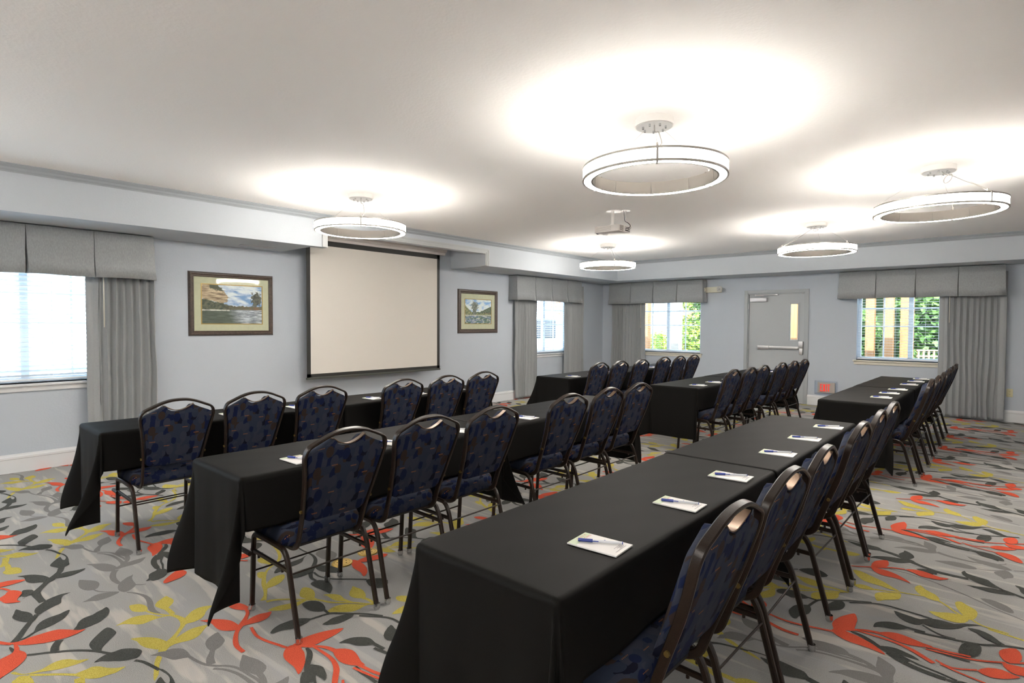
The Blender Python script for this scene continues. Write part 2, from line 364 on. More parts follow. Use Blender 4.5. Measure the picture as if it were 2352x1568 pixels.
# ------------------------------------------------------------------ carpet pattern (printed into the pile: flat inlays)
PAT = """DL 623,231 630,251 643,277 668,302 709,327 749,341 792,346 818,332 827,322 809,300 790,275 764,259 729,252 683,254 654,250
DL 473,448 527,447 541,457 504,469 466,468 412,459 425,471 477,477 532,475 605,464 640,459 658,438 673,422 666,410 631,396 595,382 570,383 534,401 493,427
DS 271,414 308,434 370,449 419,459|14 14 14 14
DS 662,418 716,402 756,380 791,356 818,337 840,320 892,289 934,266 970,259 1035,261 1092,265|30 30 34 40 45 30 30 36 36 30 30
DL 775,381 756,403 752,425 761,454 770,479 771,507 794,494 810,474 824,447 830,413 821,389 810,368
DL 851,172 852,188 867,207 890,219 927,226 939,212 940,194 948,178 932,168
DS 930,222 949,237 968,253|9 9 9
DL 1189,218 1155,225 1128,241 1102,262 1082,281 1067,309 1059,335 1059,354 1069,382 1076,364 1087,346 1129,332 1170,323 1184,299 1201,271 1220,245 1237,227 1210,219
DS 1223,222 1271,200 1303,181 1354,157 1409,133 1445,115 1467,103|20 22 22 24 26 30 34
DL 1089,164 1132,179 1157,193 1193,205 1232,206 1268,205 1297,191 1287,179 1261,163 1225,147 1193,139 1171,139 1133,151
DL 1286,334 1307,331 1349,310 1370,296 1391,268 1408,236 1414,211 1422,189 1435,171 1402,185 1364,197 1332,215 1313,237 1305,263 1302,293 1290,316
DS 1421,180 1443,156 1451,139 1449,126|12 12 12 12
DL 1526,303 1498,320 1460,336 1434,361 1428,397 1413,417 1402,441 1389,461 1422,464 1457,457 1493,439 1528,405 1540,376 1545,350 1548,330 1540,314
DL 1616,411 1640,422 1682,427 1705,422 1732,399 1761,375 1793,350 1821,341 1819,326 1788,319 1749,317 1719,321 1692,336 1654,366 1626,392
DS -111,126 -88,156 -71,184 -46,213 -25,242 12,281 57,317 91,337 123,353 159,373|14 14 14 14 14 14 14 14 14 14
DS 1585,243 1611,228 1643,216 1680,209|30 30 30 30
DL 1496,86 1495,91 1525,98 1550,95 1559,89 1525,85
DL 164,299 147,317 134,341 131,360 135,380 134,402 154,426 182,448 206,456 225,453 243,441 257,427 251,410 240,385 214,359 186,333 170,319 168,308
ML 713,523 723,544 744,568 769,595 812,617 850,627 888,631 911,622 931,604 921,587 899,568 859,552 811,544 754,541
ML 885,628 866,659 851,696 848,730 847,758 845,786 880,766 909,741 917,705 915,673 918,639 921,619
MS 571,607 610,635 672,657 741,667 809,670 855,668 887,654|12 13 14 16 20 24 24
ML 630,686 583,714 561,730 598,741 647,757 711,759 741,739 751,715 734,700 693,689 661,680
MS 731,717 783,711 824,696 850,676|24 24 24 24
MS 924,615 956,598 1002,582 1054,574 1098,575 1139,580|34 30 30 28 24 20
ML 1061,663 1070,654 1080,629 1108,600 1136,578 1172,563 1219,554 1251,558 1271,570 1271,585 1250,612 1225,631 1197,637 1151,639 1109,645
MS 1215,632 1236,649 1246,662 1245,673|12 10 8 5
ML 925,449 958,473 990,496 1020,507 1063,508 1107,491 1121,473 1117,454 1091,436 1046,426 1002,428 955,438
MS 1119,470 1156,478 1191,499 1217,522 1248,550|9 9 9 9 9
ML 1240,396 1228,418 1206,445 1196,470 1204,496 1226,526 1252,549 1266,528 1277,499 1280,473 1276,446 1255,423
MS 1283,576 1317,597 1356,613 1401,624 1450,625 1503,617 1551,606 1596,602 1626,608 1651,617|10 12 14 18 22 26 26 24 14 5
ML 278,468 280,486 278,507 283,528 293,550 311,570 334,580 371,583 406,579 412,572 401,553 394,537 379,520 347,508 320,499 300,485
MS 392,573 425,577 464,583 502,592 532,604 563,625 593,652 630,671 675,681 725,687 769,693 805,693|13 13 13 13 13 13 13 13 13 13 13 13
ML 299,731 331,730 384,727 408,714 429,691 437,672 444,658 424,650 390,650 353,658 326,676 308,703
MS 427,662 457,644 488,627 535,613|20 24 30 34
ML 1563,1481 1532,1515 1530,1547 1570,1569 1644,1574 1694,1539 1705,1497 1667,1476 1620,1473
YL 1455,541 1458,557 1470,576 1494,589 1525,595 1559,590 1576,579 1573,564 1554,547 1530,534 1495,533
YS 1568,577 1609,588 1644,602 1677,621 1707,639|10 10 10 10 10
YL 1479,696 1506,701 1534,707 1562,704 1591,689 1610,670 1626,654 1625,640 1590,630 1563,624 1542,627 1515,644 1496,668
YS 1617,651 1660,654 1707,654|22 22 22
YL 1625,441 1617,461 1605,485 1596,514 1602,540 1615,564 1638,584 1669,595 1693,604 1696,595 1695,573 1699,553 1700,531 1687,511 1658,489 1635,469 1630,452
YS -45,600 -37,623 -21,646 23,661 69,665 114,650 152,623 191,591 226,559 251,533 282,511|12 14 18 20 28 22 18 20 34 40 30
YL 90,652 60,673 39,695 12,722 0,750 1,777 25,813 43,792 65,768 93,752 118,725 124,694 117,668 118,653
YL 200,726 221,707 242,688 263,669 276,645 277,618 267,595 261,565 267,540 225,572 207,599 192,628 180,663 186,694
YL 71,452 76,467 91,488 112,508 138,526 172,542 210,551 232,557 253,558 266,533 265,516 251,503 221,486 191,473 153,466 112,465
YL 305,486 329,497 368,477 415,459 449,448 484,423 453,429 415,441 352,462
YL 116,293 123,271 123,247 119,219 112,195 99,172 84,147 69,119 44,82 5,60 0,72 30,84 52,101 59,125 60,149 46,173 38,196 41,217 60,240 93,260
YL 291,378 304,354 309,335 303,310 301,289 286,266 262,248 234,235 203,224 196,247 195,269 192,287 213,309 244,324 270,345 281,360
YS 71,107 119,152 155,187 197,221 231,246|14 14 14 14 14
YS 242,234 314,222 357,211 377,199 398,188|34 30 28 22 22
YS 346,214 401,220 457,217|26 26 26
YL 450,223 454,238 485,260 535,263 576,254 567,223 548,200 523,189 495,187 475,198 437,211
YL 83,52 68,65 53,79 69,99 93,109 138,111 162,105 135,70
YL 362,1393 390,1397 424,1403 463,1397 505,1377 524,1356 511,1344 485,1326 453,1321 423,1332 396,1357 376,1380
YS 516,1353 550,1361 599,1359 628,1358|20 18 18 12
YL 335,1235 347,1260 374,1281 405,1293 446,1286 482,1290 516,1298 507,1285 471,1267 445,1249 407,1242 361,1244
YS 353,1185 385,1200 433,1219 473,1251 522,1295 568,1322 610,1351|14 14 14 14 14 14 14
YL 507,1154 489,1189 487,1223 502,1254 534,1287 576,1316 596,1338 593,1308 599,1274 594,1240 569,1209 532,1178
YL 238,1158 196,1189 181,1211 206,1228 251,1229 298,1211 333,1186 325,1169 298,1155 270,1148
YL 278,971 270,1003 275,1034 288,1068 302,1103 308,1135 320,1164 332,1129 345,1087 345,1053 327,1015 301,988
YS 187,1009 200,1044 243,1092 296,1134 330,1173 353,1185|24 18 14 14 30 18
YL 1688,1218 1731,1200 1769,1158 1783,1118 1784,1088 1783,1067 1735,1096 1700,1129 1679,1165 1677,1196
YS 1189,1379 1327,1358 1436,1321 1498,1274 1534,1220 1575,1174 1647,1125 1725,1088 1783,1067 1848,1037 1896,1004|14 16 20 16 14 14 20 24 20 16 30
YL 1367,1240 1399,1249 1448,1254 1519,1243 1528,1227 1479,1219 1447,1203 1392,1204
YL 1561,1150 1586,1161 1624,1148 1647,1125 1644,1111 1614,1106 1561,1127
RL 1445,89 1456,101 1468,125 1462,148 1460,171 1462,198 1463,229 1471,256 1489,274 1519,297 1550,320 1560,343 1579,302 1583,266 1576,232 1567,200 1548,169 1526,139 1494,111 1475,100
RS 1378,45 1417,66 1447,82 1470,100|18 18 18 18
RL 1474,104 1502,114 1543,114 1554,111 1587,124 1622,126 1650,119 1676,105 1704,82 1725,59 1741,39 1752,27 1764,10 1670,16 1607,32 1582,47 1572,69 1559,89 1526,99
RL 137,714 148,731 163,755 190,780 224,803 254,814 294,818 324,818 342,807 347,793 335,775 313,755 286,742 249,739 208,741 176,733
RL 76,866 85,891 109,913 157,924 185,919 190,897 176,884 142,867 111,861
RS 182,907 228,897 266,873 300,846 329,818 364,789 404,766 447,748 489,738 546,739|14 16 18 26 24 18 20 22 20 18
RL 303,979 333,957 351,932 354,899 346,872 338,842 330,827 306,853 294,873 286,899 285,931 297,958
RS 375,848 440,835 488,834 538,843 577,854 607,863 652,876 702,904|14 14 14 14 14 14 14 14
RL 653,904 638,946 637,981 644,1016 655,1052 674,1091 696,1126 711,1098 720,1062 722,1028 724,995 726,963 732,947 706,928 687,908 661,891
RL 655,906 650,882 668,858 698,838 730,829 770,828 804,828 837,822 865,815 859,830 838,852 810,875 775,894 741,909 716,913 686,920
RS 722,952 755,978 791,994 835,1002|14 16 20 24
RL 813,1000 823,1015 848,1039 881,1053 914,1050 947,1041 978,1031 1012,1028 999,1013 979,995 953,981 918,972 875,977 837,988
RS 971,1007 1021,1015 1069,1022 1105,1031 1141,1040|16 16 16 16 16
RS 736,957 799,961 857,961 904,953 950,934 989,906 1027,878|12 14 16 20 24 24 22
RL 73,1574 85,1591 125,1596 174,1590 224,1574 273,1547 302,1516 306,1497 261,1514 215,1518 168,1523 121,1543
RL 111,1583 96,1634 101,1677 122,1729 134,1760 160,1770 180,1721 174,1664 150,1612
DL 1632,1190 1603,1210 1574,1244 1560,1279 1563,1314 1562,1356 1558,1391 1546,1419 1539,1440 1561,1407 1600,1377 1617,1343 1623,1299 1634,1261 1636,1228 1640,1203
DS 1400,1459 1468,1457 1525,1461 1587,1456 1648,1433 1708,1388 1762,1341 1807,1312 1850,1295 1889,1297|10 12 14 16 22 26 26 22 18 14
DL 34,1221 2,1248 -16,1277 -21,1308 -5,1340 8,1357 34,1334 47,1311 54,1283 51,1253 44,1230
DL -13,1386 -5,1406 20,1434 57,1454 110,1460 167,1452 154,1429 126,1404 85,1379 38,1373
DS 56,1342 112,1335 150,1341 182,1354 231,1386 285,1434 351,1488|12 12 12 12 12 12 12
DL 171,1257 158,1288 166,1311 197,1329 251,1329 300,1311 329,1286 347,1267 309,1263 264,1258 219,1253
DL 354,1485 373,1524 408,1555 448,1558 500,1510 482,1468 437,1453 391,1464
DL 344,1117 338,1140 351,1165 382,1183 424,1184 461,1173 483,1158 484,1142 465,1121 435,1107 394,1105 369,1109
DS 477,1157 507,1154 525,1153|14 14 14
DS 510,1065 516,1099 522,1130 534,1162 568,1191 606,1221 642,1253 683,1281 740,1312|14 14 14 14 14 14 14 14 14
DL 490,883 474,894 458,917 448,947 449,979 454,1016 469,1041 492,1062 511,1071 521,1052 530,1024 531,991 525,962 508,936 501,911 499,891
DL 594,1078 586,1110 578,1142 585,1173 595,1203 621,1230 640,1206 645,1178 643,1144 633,1116 613,1094
DL 788,1045 786,1071 790,1099 807,1125 836,1150 864,1158 895,1154 915,1147 902,1125 887,1105 859,1084 824,1074 801,1058
DS 904,1144 940,1146 974,1149|18 18 18
DS 718,932 757,924 796,901 829,875 867,854 906,838 948,820|12 22 26 24 26 30 30
DL 842,880 853,891 874,902 898,906 928,897 955,887 981,865 953,862 918,859 891,852
DL 1058,782 1104,788 1153,785 1186,769 1195,744 1216,718 1213,700 1213,681 1186,703 1140,716 1117,741 1104,765
DS 871,842 922,809 994,786 1074,779|24 30 30 26
DS 991,994 1033,990 1079,991 1140,991|16 16 16 16
DS 655,1237 735,1298 793,1326 867,1326 938,1323 985,1318|12 12 12 12 12 12
DL 835,1288 872,1282 908,1277 943,1275 985,1318 949,1214 905,1201 866,1230
DL 934,1254 985,1318 1029,1330 1068,1332 1110,1369 1168,1399 1116,1350 1086,1295 1056,1257 1004,1227 970,1232
DS 957,1220 1002,1183 1041,1167 1082,1172|10 10 10 10
DS 936,1124 989,1135 1052,1153 1103,1167 1169,1189 1242,1243 1312,1274|14 14 14 14 14 14 14
DL 1114,1160 1164,1181 1173,1128 1163,1068 1130,1024 1103,1036 1098,1077
DL 1117,1325 1159,1340 1201,1318 1232,1273 1252,1252 1217,1244 1182,1260 1150,1298
YL 882,1669 901,1713 931,1666 971,1636 993,1591 989,1556 953,1555 913,1584 891,1619
YS 982,1571 1027,1528 1065,1474 1106,1444|12 12 12 12
YL 1058,1607 1080,1627 1105,1598 1134,1574 1147,1528 1139,1455 1118,1427 1094,1461 1071,1518 1059,1567
YL 964,1399 1000,1416 1038,1444 1078,1456 1118,1436 1104,1378 1072,1353 1033,1351 998,1366
YS 1129,1436 1162,1403 1210,1393 1261,1389|12 12 12 12
ML 1149,1740 1192,1758 1233,1742 1266,1711 1280,1665 1266,1643 1222,1662 1182,1697
MS 743,126 834,124 930,98 1010,63 1087,19 1159,-33 1228,-82 1316,-126|10 10 10 10 10 10 10 10
YL 588,1687 622,1702 669,1675 720,1646 756,1621 793,1584 828,1554 798,1547 749,1558 700,1563 661,1571 629,1609
YL 631,1481 659,1512 691,1513 726,1496 761,1501 717,1475 680,1456 647,1460
YS 726,1496 779,1510 830,1542 874,1555 924,1574|12 12 12 12 12
YL 735,1438 757,1477 789,1499 831,1530 841,1493 837,1446 808,1413 778,1380 759,1351 743,1386
RL 656,108 658,184 684,229 716,254 732,184 721,126 695,95 667,78
RL 661,89 696,88 739,86 784,65 829,24 860,-18 833,-9 791,4 743,-2 704,8 673,43
RS 571,24 615,50 662,86|12 12 12
RS 706,112 756,154 812,175|14 14 14
RL 812,175 850,206 891,214 933,198 974,182 1010,192 977,140 931,129 891,123 856,152
DL 859,225 887,255 928,255 954,232 952,207 915,213 883,215
RL 1192,847 1232,871 1275,862 1306,821 1323,747 1300,738 1264,761 1222,803
RS 1048,891 1117,865 1195,849|10 10 10
RL 1166,933 1198,987 1242,1007 1275,994 1297,988 1254,938 1205,911
RS 1030,913 1088,889 1166,938|10 10 10
RS 991,985 1084,1002 1164,1026 1253,1082|12 12 12 12
DL 1109,796 1147,806 1190,793 1228,762 1239,709 1202,705 1159,735 1126,764
DS 890,868 976,827 1046,814 1109,796|10 10 10 10
RL 1229,1156 1242,1205 1285,1247 1304,1186 1294,1121 1262,1092 1243,1103
RL 1241,1066 1271,1079 1309,1086 1343,1069 1333,1028 1289,1002 1257,1020
RS 1262,1092 1310,1128 1358,1164|12 12 12"""
PXT, PYT = 1.733, 1.72
def catmull(P, closed, n):
    N = len(P); R = []
    for i in range(N if closed else N-1):
        if closed: a, b, c, d = P[i-1], P[i], P[(i+1) % N], P[(i+2) % N]
        else: a, b, c, d = P[max(i-1, 0)], P[i], P[i+1], P[min(i+2, N-1)]
        for j in range(n):
            t = j/n; R.append(tuple(.5*((2*q)+(-p+r)*t+(2*p-5*q+4*r-s)*t*t+(-p+3*q-3*r+s)*t**3) for p, q, r, s in zip(a, b, c, d)))
    if not closed: R.append(P[-1])
    return R
def carpet():
    shapes = []
    for ln in PAT.strip().split('\n'):
        hd, rest = ln.split(' ', 1); ws = None
        if '|' in rest: rest, w_ = rest.split('|'); ws = [float(q)/1000 for q in w_.split()]
        P = [tuple(float(q)/1000 for q in p.split(',')) for p in rest.split()]; P = [(a-4.7, b+.30) for a, b in P]
        if hd[1] == 'L': shapes.append((hd[0], [catmull(P, True, 2)]))
        else:
            Q = catmull([(a, b, c) for (a, b), c in zip(P, ws)], False, 3); L, Rr = [], []
            for i, q in enumerate(Q):
                a, b = Q[max(i-1, 0)], Q[min(i+1, len(Q)-1)]; dx, dy = b[0]-a[0], b[1]-a[1]; l = math.hypot(dx, dy) or 1
                nx, ny = -dy/l*q[2]/2, dx/l*q[2]/2; L.append((q[0]+nx, q[1]+ny)); Rr.append((q[0]-nx, q[1]-ny))
            shapes.append((hd[0], [[L[i], L[i+1], Rr[i+1], Rr[i]] for i in range(len(L)-1)]))
    names = {'M': 'grey_leaf_pattern', 'Y': 'yellow_leaf_pattern', 'D': 'charcoal_leaf_pattern', 'R': 'red_leaf_pattern'}
    zc = .0003
    for c in 'MYDR':
        vs, fs = [], []; zz = {}
        for q, sh in enumerate(shapes):
            if sh[0] == c: zc += .000022; zz[q] = zc
        for i in range(-2, 7):
            for j in range(-3, 8):
                ox, oy = i*PXT, j*PYT
                for q_, (cc, polys) in enumerate(shapes):
                    if cc != c: continue
                    for P in polys:
                        if any(not (XL+.018 < p[0]+ox < XR-.018 and YR+.018 < p[1]+oy < YB-.018) for p in P):
                            Q = [(min(max(p[0]+ox, XL+.017), XR-.017), min(max(p[1]+oy, YR+.017), YB-.017)) for p in P]
                            if max(q[0] for q in Q)-min(q[0] for q in Q) < .004 or max(q[1] for q in Q)-min(q[1] for q in Q) < .004: continue
                        else: Q = [(p[0]+ox, p[1]+oy) for p in P]
                        b = len(vs); vs += [(q[0], q[1], zz[q_]) for q in Q]; fs.append(tuple(range(b, b+len(Q))))
        o = raw(names[c], vs, fs, C_COL[c], fl); o['kind'] = 'stuff'
carpet()

# ------------------------------------------------------------------ windows (local frame: x along wall, y into the room, z up; origin on inner wall face at floor level)
def frame_of(wall, a):
    if wall == 'left': return (XL, a, 0), -PI/2       # local x -> -y?  handled by rotation: local x maps to -y
    return (a, YB, 0), PI
def window(n, wall, hole, tilt, mull=True, slats=True, cords=3):
    a0, a1, z0, z1 = hole; c = (a0+a1)/2; h = (a1-a0)/2
    if wall == 'left': loc, rz = (XL, c, 0), -PI/2
    elif wall == 'rear': loc, rz = (c, YR, 0), 0
    else: loc, rz = (c, YB, 0), PI
    t = bpy.data.objects.new('window_%d' % n, None); COL.objects.link(t); t.location = loc; t.rotation_euler = (0, 0, rz); struct(t)
    D = -.13                                             # sash plane, behind the wall face
    bm = bmesh.new()
    for (x0, x1, q0, q1) in ((-h, h, z0, z0+.04), (-h, h, z1-.04, z1), (-h, -h+.05, z0+.04, z1-.04), (h-.05, h, z0+.04, z1-.04)): bx(bm, x0, D-.03, q0, x1, D+.03, q1, .003)
    fin('window_frame', bm, VINYL, t, auto=30)
    if mull:
        bm = bmesh.new(); bx(bm, -.032, D-.028, z0+.04, .032, D+.034, z1-.04, .003); fin('mullion', bm, VINYL, t, auto=30)
        bm = bmesh.new()
        for s in (-1, 1):
            cx = s*(h/2); bx(bm, cx-.01, D-.008, z0+.04, cx+.01, D+.008, z1-.04)
            for q in (1.39, 1.68): bx(bm, min(s*.032, s*(h-.05)), D-.007, q-.01, max(s*.032, s*(h-.05)), D+.007, q+.01)
        fin('grille', bm, VINYL, t)
    for s in (-1, 1):
        x0, x1 = sorted((s*.03, s*(h-.05))); box('pane', x0, D-.004, z0+.04, x1, D+.001, z1-.04, GLASS, t)
    bm = bmesh.new(); bx(bm, -h-.045, -.0, z0-.035, h+.045, .045, z0-.012, .004); bx(bm, -h, -T+.01, z0-.035, h, 0, z0-.0005)
    fin('window_sill', bm, WHITE if wall == 'left' else CREAM, t, auto=30)
    bm = bmesh.new(); bx(bm, -h-.03, 0, z0-.085, h+.03, .018, z0-.035, .003); fin('window_apron', bm, WHITE if wall == 'left' else CREAM, t, auto=30)
    if not slats: return t
    # blind
    return t
def blind(wall, hole, tilt, label, dz=.0445, depth=.048, gap=.012):
    a0, a1, z0, z1 = hole; c = (a0+a1)/2; h = (a1-a0)/2-gap
    loc, rz = ((XL, c, 0), -PI/2) if wall == 'left' else ((c, YB, 0), PI)
    t = thing('window_blind', label, 'blind', (loc[0], loc[1], 0), rz, None)
    Y = -.055
    n = int((z1-.06-z0-.045)/dz); ca, sa = math.cos(tilt), math.sin(tilt)
    vs, fs = [], []; K = 6
    for e, xx in enumerate((-h, h)):
        for k in range(K+1):
            u = -1+2*k/K; y = u*depth/2; z = .0022*(1-u*u)
            for q in (0, .0018): vs.append((xx, y*ca-(z+q)*sa, y*sa+(z+q)*ca))
    L = 2*(K+1)
    for k in range(K):
        a = 2*k; fs += [(a, a+2, L+a+2, L+a), (a+1, L+a+1, L+a+3, a+3)]
        fs += [(a, a+1, a+3, a+2), (L+a, L+a+2, L+a+3, L+a+1)]
    fs += [(0, L, L+1, 1), (2*K, 2*K+1, L+2*K+1, L+2*K)]
    me = bpy.data.meshes.new('slat'); me.from_pydata(vs, [], fs); me.materials.append(SLAT)
    for k in range(n):
        o = bpy.data.objects.new('slat', me); COL.objects.link(o); o.parent = t; o.location = (0, Y, z0+.055+k*dz)
    box('bottom_rail', -h, Y-.024, z0+.006, h, Y+.024, z0+.026, SLAT, t, .003)
    box('head_rail', -h, Y-.028, z1-.05, h, Y+.028, z1-.002, SLAT, t, .003)
    for i in range(4):
        x = -h+2*h*(.09+.82*i/3)
        bm = bmesh.new()
        for yy in (-.025, .025): cyl(bm, (x, Y+yy, z0+.02), (x, Y+yy, z1-.04), .0011, 6)
        fin('ladder_cord', bm, SLAT, t)
    return t
window(1, 'left', W1, 0); window(2, 'left', W2, 0); window(3, 'back', W3, 0); window(4, 'back', W4, 0); window(5, 'left', W5, 0, slats=False)
blind('left', W1, math.radians(28), 'white slatted blind glowing in the window by the front left drape')
blind('left', W2, math.radians(14), 'white slatted blind in narrow window between two drapes')
blind('back', W3, math.radians(4), 'open white blind with green tree behind, left of grey door')
blind('back', W4, math.radians(4), 'open white blind with orange timber posts behind, right of grey door')

# ------------------------------------------------------------------ drapes and valances
def drape(wall, a0, a1, label, folds, seed, flat_lo=0, flat_hi=0, wand=None, off=.085, amp=.032, ztop=2.2):
    """one gathered curtain panel; flat_lo / flat_hi = width of the flat return flap at each end"""
    rnd = random.Random(seed); W = a1-a0
    loc, sgn = ((XL, a0, 0), 1) if wall == 'left' else ((a0, YB, 0), 1)
    t = thing('curtain', label, 'curtain', (XL, (a0+a1)/2, 0) if wall == 'left' else ((a0+a1)/2, YB, 0), 0)
    nx = folds*12; edges = [0]
    for k in range(folds): edges.append(edges[-1]+rnd.uniform(.75, 1.3))
    edges = [e/edges[-1] for e in edges]; phase = [rnd.uniform(.75, 1.15) for _ in range(folds)]
    zs = [.02, .06, .10, .3, .6, .9, 1.2, 1.5, 1.8, 2.0, ztop]
    cols = []
    for k in range(folds):
        for j in range(12):
            f = j/12; cols.append((edges[k]+(edges[k+1]-edges[k])*f, k, f))
    cols.append((1, folds-1, 1))
    vs, fs = [], []
    for zi, z in enumerate(zs):
        g = 1-.35*(z/ztop)
        for u, k, f in cols:
            a = u*W
            fl_ = 1.0
            if a < flat_lo: fl_ = .15
            if a > W-flat_hi: fl_ = .15
            # pinched, rounded folds: sharp valleys, broad crowns, leaning slightly
            s = math.sin(PI*f); d = (abs(s)**.75)*phase[k]-.5
            lean = .012*math.sin(2.3*z+seed+k*.7)+.006*math.sin(7*z+k)
            side = math.sin(2*PI*f)*.18*(W*(edges[k+1]-edges[k]))*fl_
            dd = off+amp*2*d*fl_*(1.1-.25*g)+.006*math.sin(5*z+u*9+seed)
            aa = a+side+lean*fl_*(1-z/ztop)*1.2-W/2
            if wall == 'left': vs.append((dd, aa, z))
            else: vs.append((aa, -dd, z))
    n = len(cols)
    for i in range(len(zs)-1):
        for j in range(n-1): fs.append((i*n+j, i*n+j+1, (i+1)*n+j+1, (i+1)*n+j))
    o = raw('drape_panel', vs, fs, DRAPE, t, True)
    md = o.modifiers.new('thick', 'SOLIDIFY'); md.thickness = .0025
    # stitched hem line
    hv = []; 
    if wand is not None:
        bm = bmesh.new(); a, zb = wand; aa = a-(a0+a1)/2
        p = (off+.065, aa, 0) if wall == 'left' else (aa, -(off+.065), 0)
        cyl(bm, (p[0], p[1], zb), (p[0], p[1], 2.1), .0055, 8); fin('draw_wand', bm, CREAM, t, True)
    return t
drape('left', 1.45, 2.065, 'grey floor length drape right of the bright front left window', 9, 1, flat_lo=.12, wand=(1.585, 1.35))
drape('left', 7.93, 8.53, 'grey drape left of the narrow window, with valance above', 8, 2)
drape('left', 9.44, 10.16, 'grey drape right of the narrow window near room corner', 8, 3, flat_lo=.14)
drape('back', -6.66, -5.83, 'grey drape in the room corner left of tree window', 13, 4, flat_hi=.1, wand=(-5.90, 1.33))
drape('back', -.83, -.04, 'wide grey drape right of post window beside wall outlet', 11, 5, flat_lo=.08, flat_hi=.12, wand=(-.70, 1.45))

def valance(wall, a0, a1, pleats, label, seed, z0=1.842, z1=2.290, dep=.20):
    rnd = random.Random(seed); W = a1-a0
    t = thing('valance', label, 'valance', (XL, (a0+a1)/2, 0) if wall == 'left' else ((a0+a1)/2, YB, 0), 0)
    # outline in plan: return, front with inverted pleats, return.  list of (a, d_top, d_bot, shift_bottom)
    P = [(-W/2, .0, .0, -.012), (-W/2, dep*.5, dep*.55, -.016), (-W/2, dep, dep+.02, -.016)]
    for k in range(pleats):
        s, e = -W/2+W*k/pleats, -W/2+W*(k+1)/pleats
        m_ = 8
        for j in range(1, m_):
            u = j/m_; a = s+(e-s)*u; bow = .010*math.sin(PI*u)+.006*math.sin(2.5*PI*u+rnd.random())
            cr = -.012 if j == m_//2 and rnd.random() < .8 else 0
            P.append((a, dep, dep+.022+bow+cr, 0))
        if k < pleats-1:
            g = rnd.uniform(.004, .012); P += [(e-.004, dep, dep+.03, -g), (e-.002, dep-.05, dep-.035, -g*.4), (e+.002, dep-.05, dep-.035, g*.4), (e+.004, dep, dep+.03, g)]
    P += [(W/2, dep, dep+.02, .016), (W/2, dep*.5, dep*.55, .016), (W/2, 0, 0, .012)]
    zs = [0, .25, .5, .75, 1]; vs, fs = [], []
    for q in zs:
        for a, dt, db, sh in P:
            d = dt+(db-dt)*q**1.3; aa = a+sh*q+.003*math.sin(9*q+a*11)*q
            z = z1+(z0-z1)*q+.004*math.sin(a*9+seed)*q
            vs.append((d, aa, z) if wall == 'left' else (aa, -d, z))
    n = len(P)
    for i in range(len(zs)-1):
        for j in range(n-1): fs.append((i*n+j, i*n+j+1, (i+1)*n+j+1, (i+1)*n+j))
    o = raw('pleated_skirt', vs, fs, DRAPEB, t, False); md = o.modifiers.new('thick', 'SOLIDIFY'); md.thickness = .004
    me = o.data
    for p in me.polygons: p.use_smooth = True
    me.set_sharp_from_angle(angle=math.radians(38))
    if wall == 'left': box('mounting_board', 0, -W/2+.004, z1-.02, dep-.006, W/2-.004, z1, DRAPEB, t)
    else: box('mounting_board', -W/2+.004, -dep+.006, z1-.02, W/2-.004, 0, z1, DRAPEB, t)
valance('left', -.03, 2.01, 4, 'grey box pleated valance over the bright front left window', 1)
valance('left', 7.83, 9.88, 4, 'grey box pleated valance over the narrow window beside corner', 2)
valance('back', -6.64, -4.545, 4, 'grey box pleated valance over tree window, left of emergency light', 3)
valance('back', -2.18, -.075, 4, 'grey box pleated valance over the timber post window', 4)

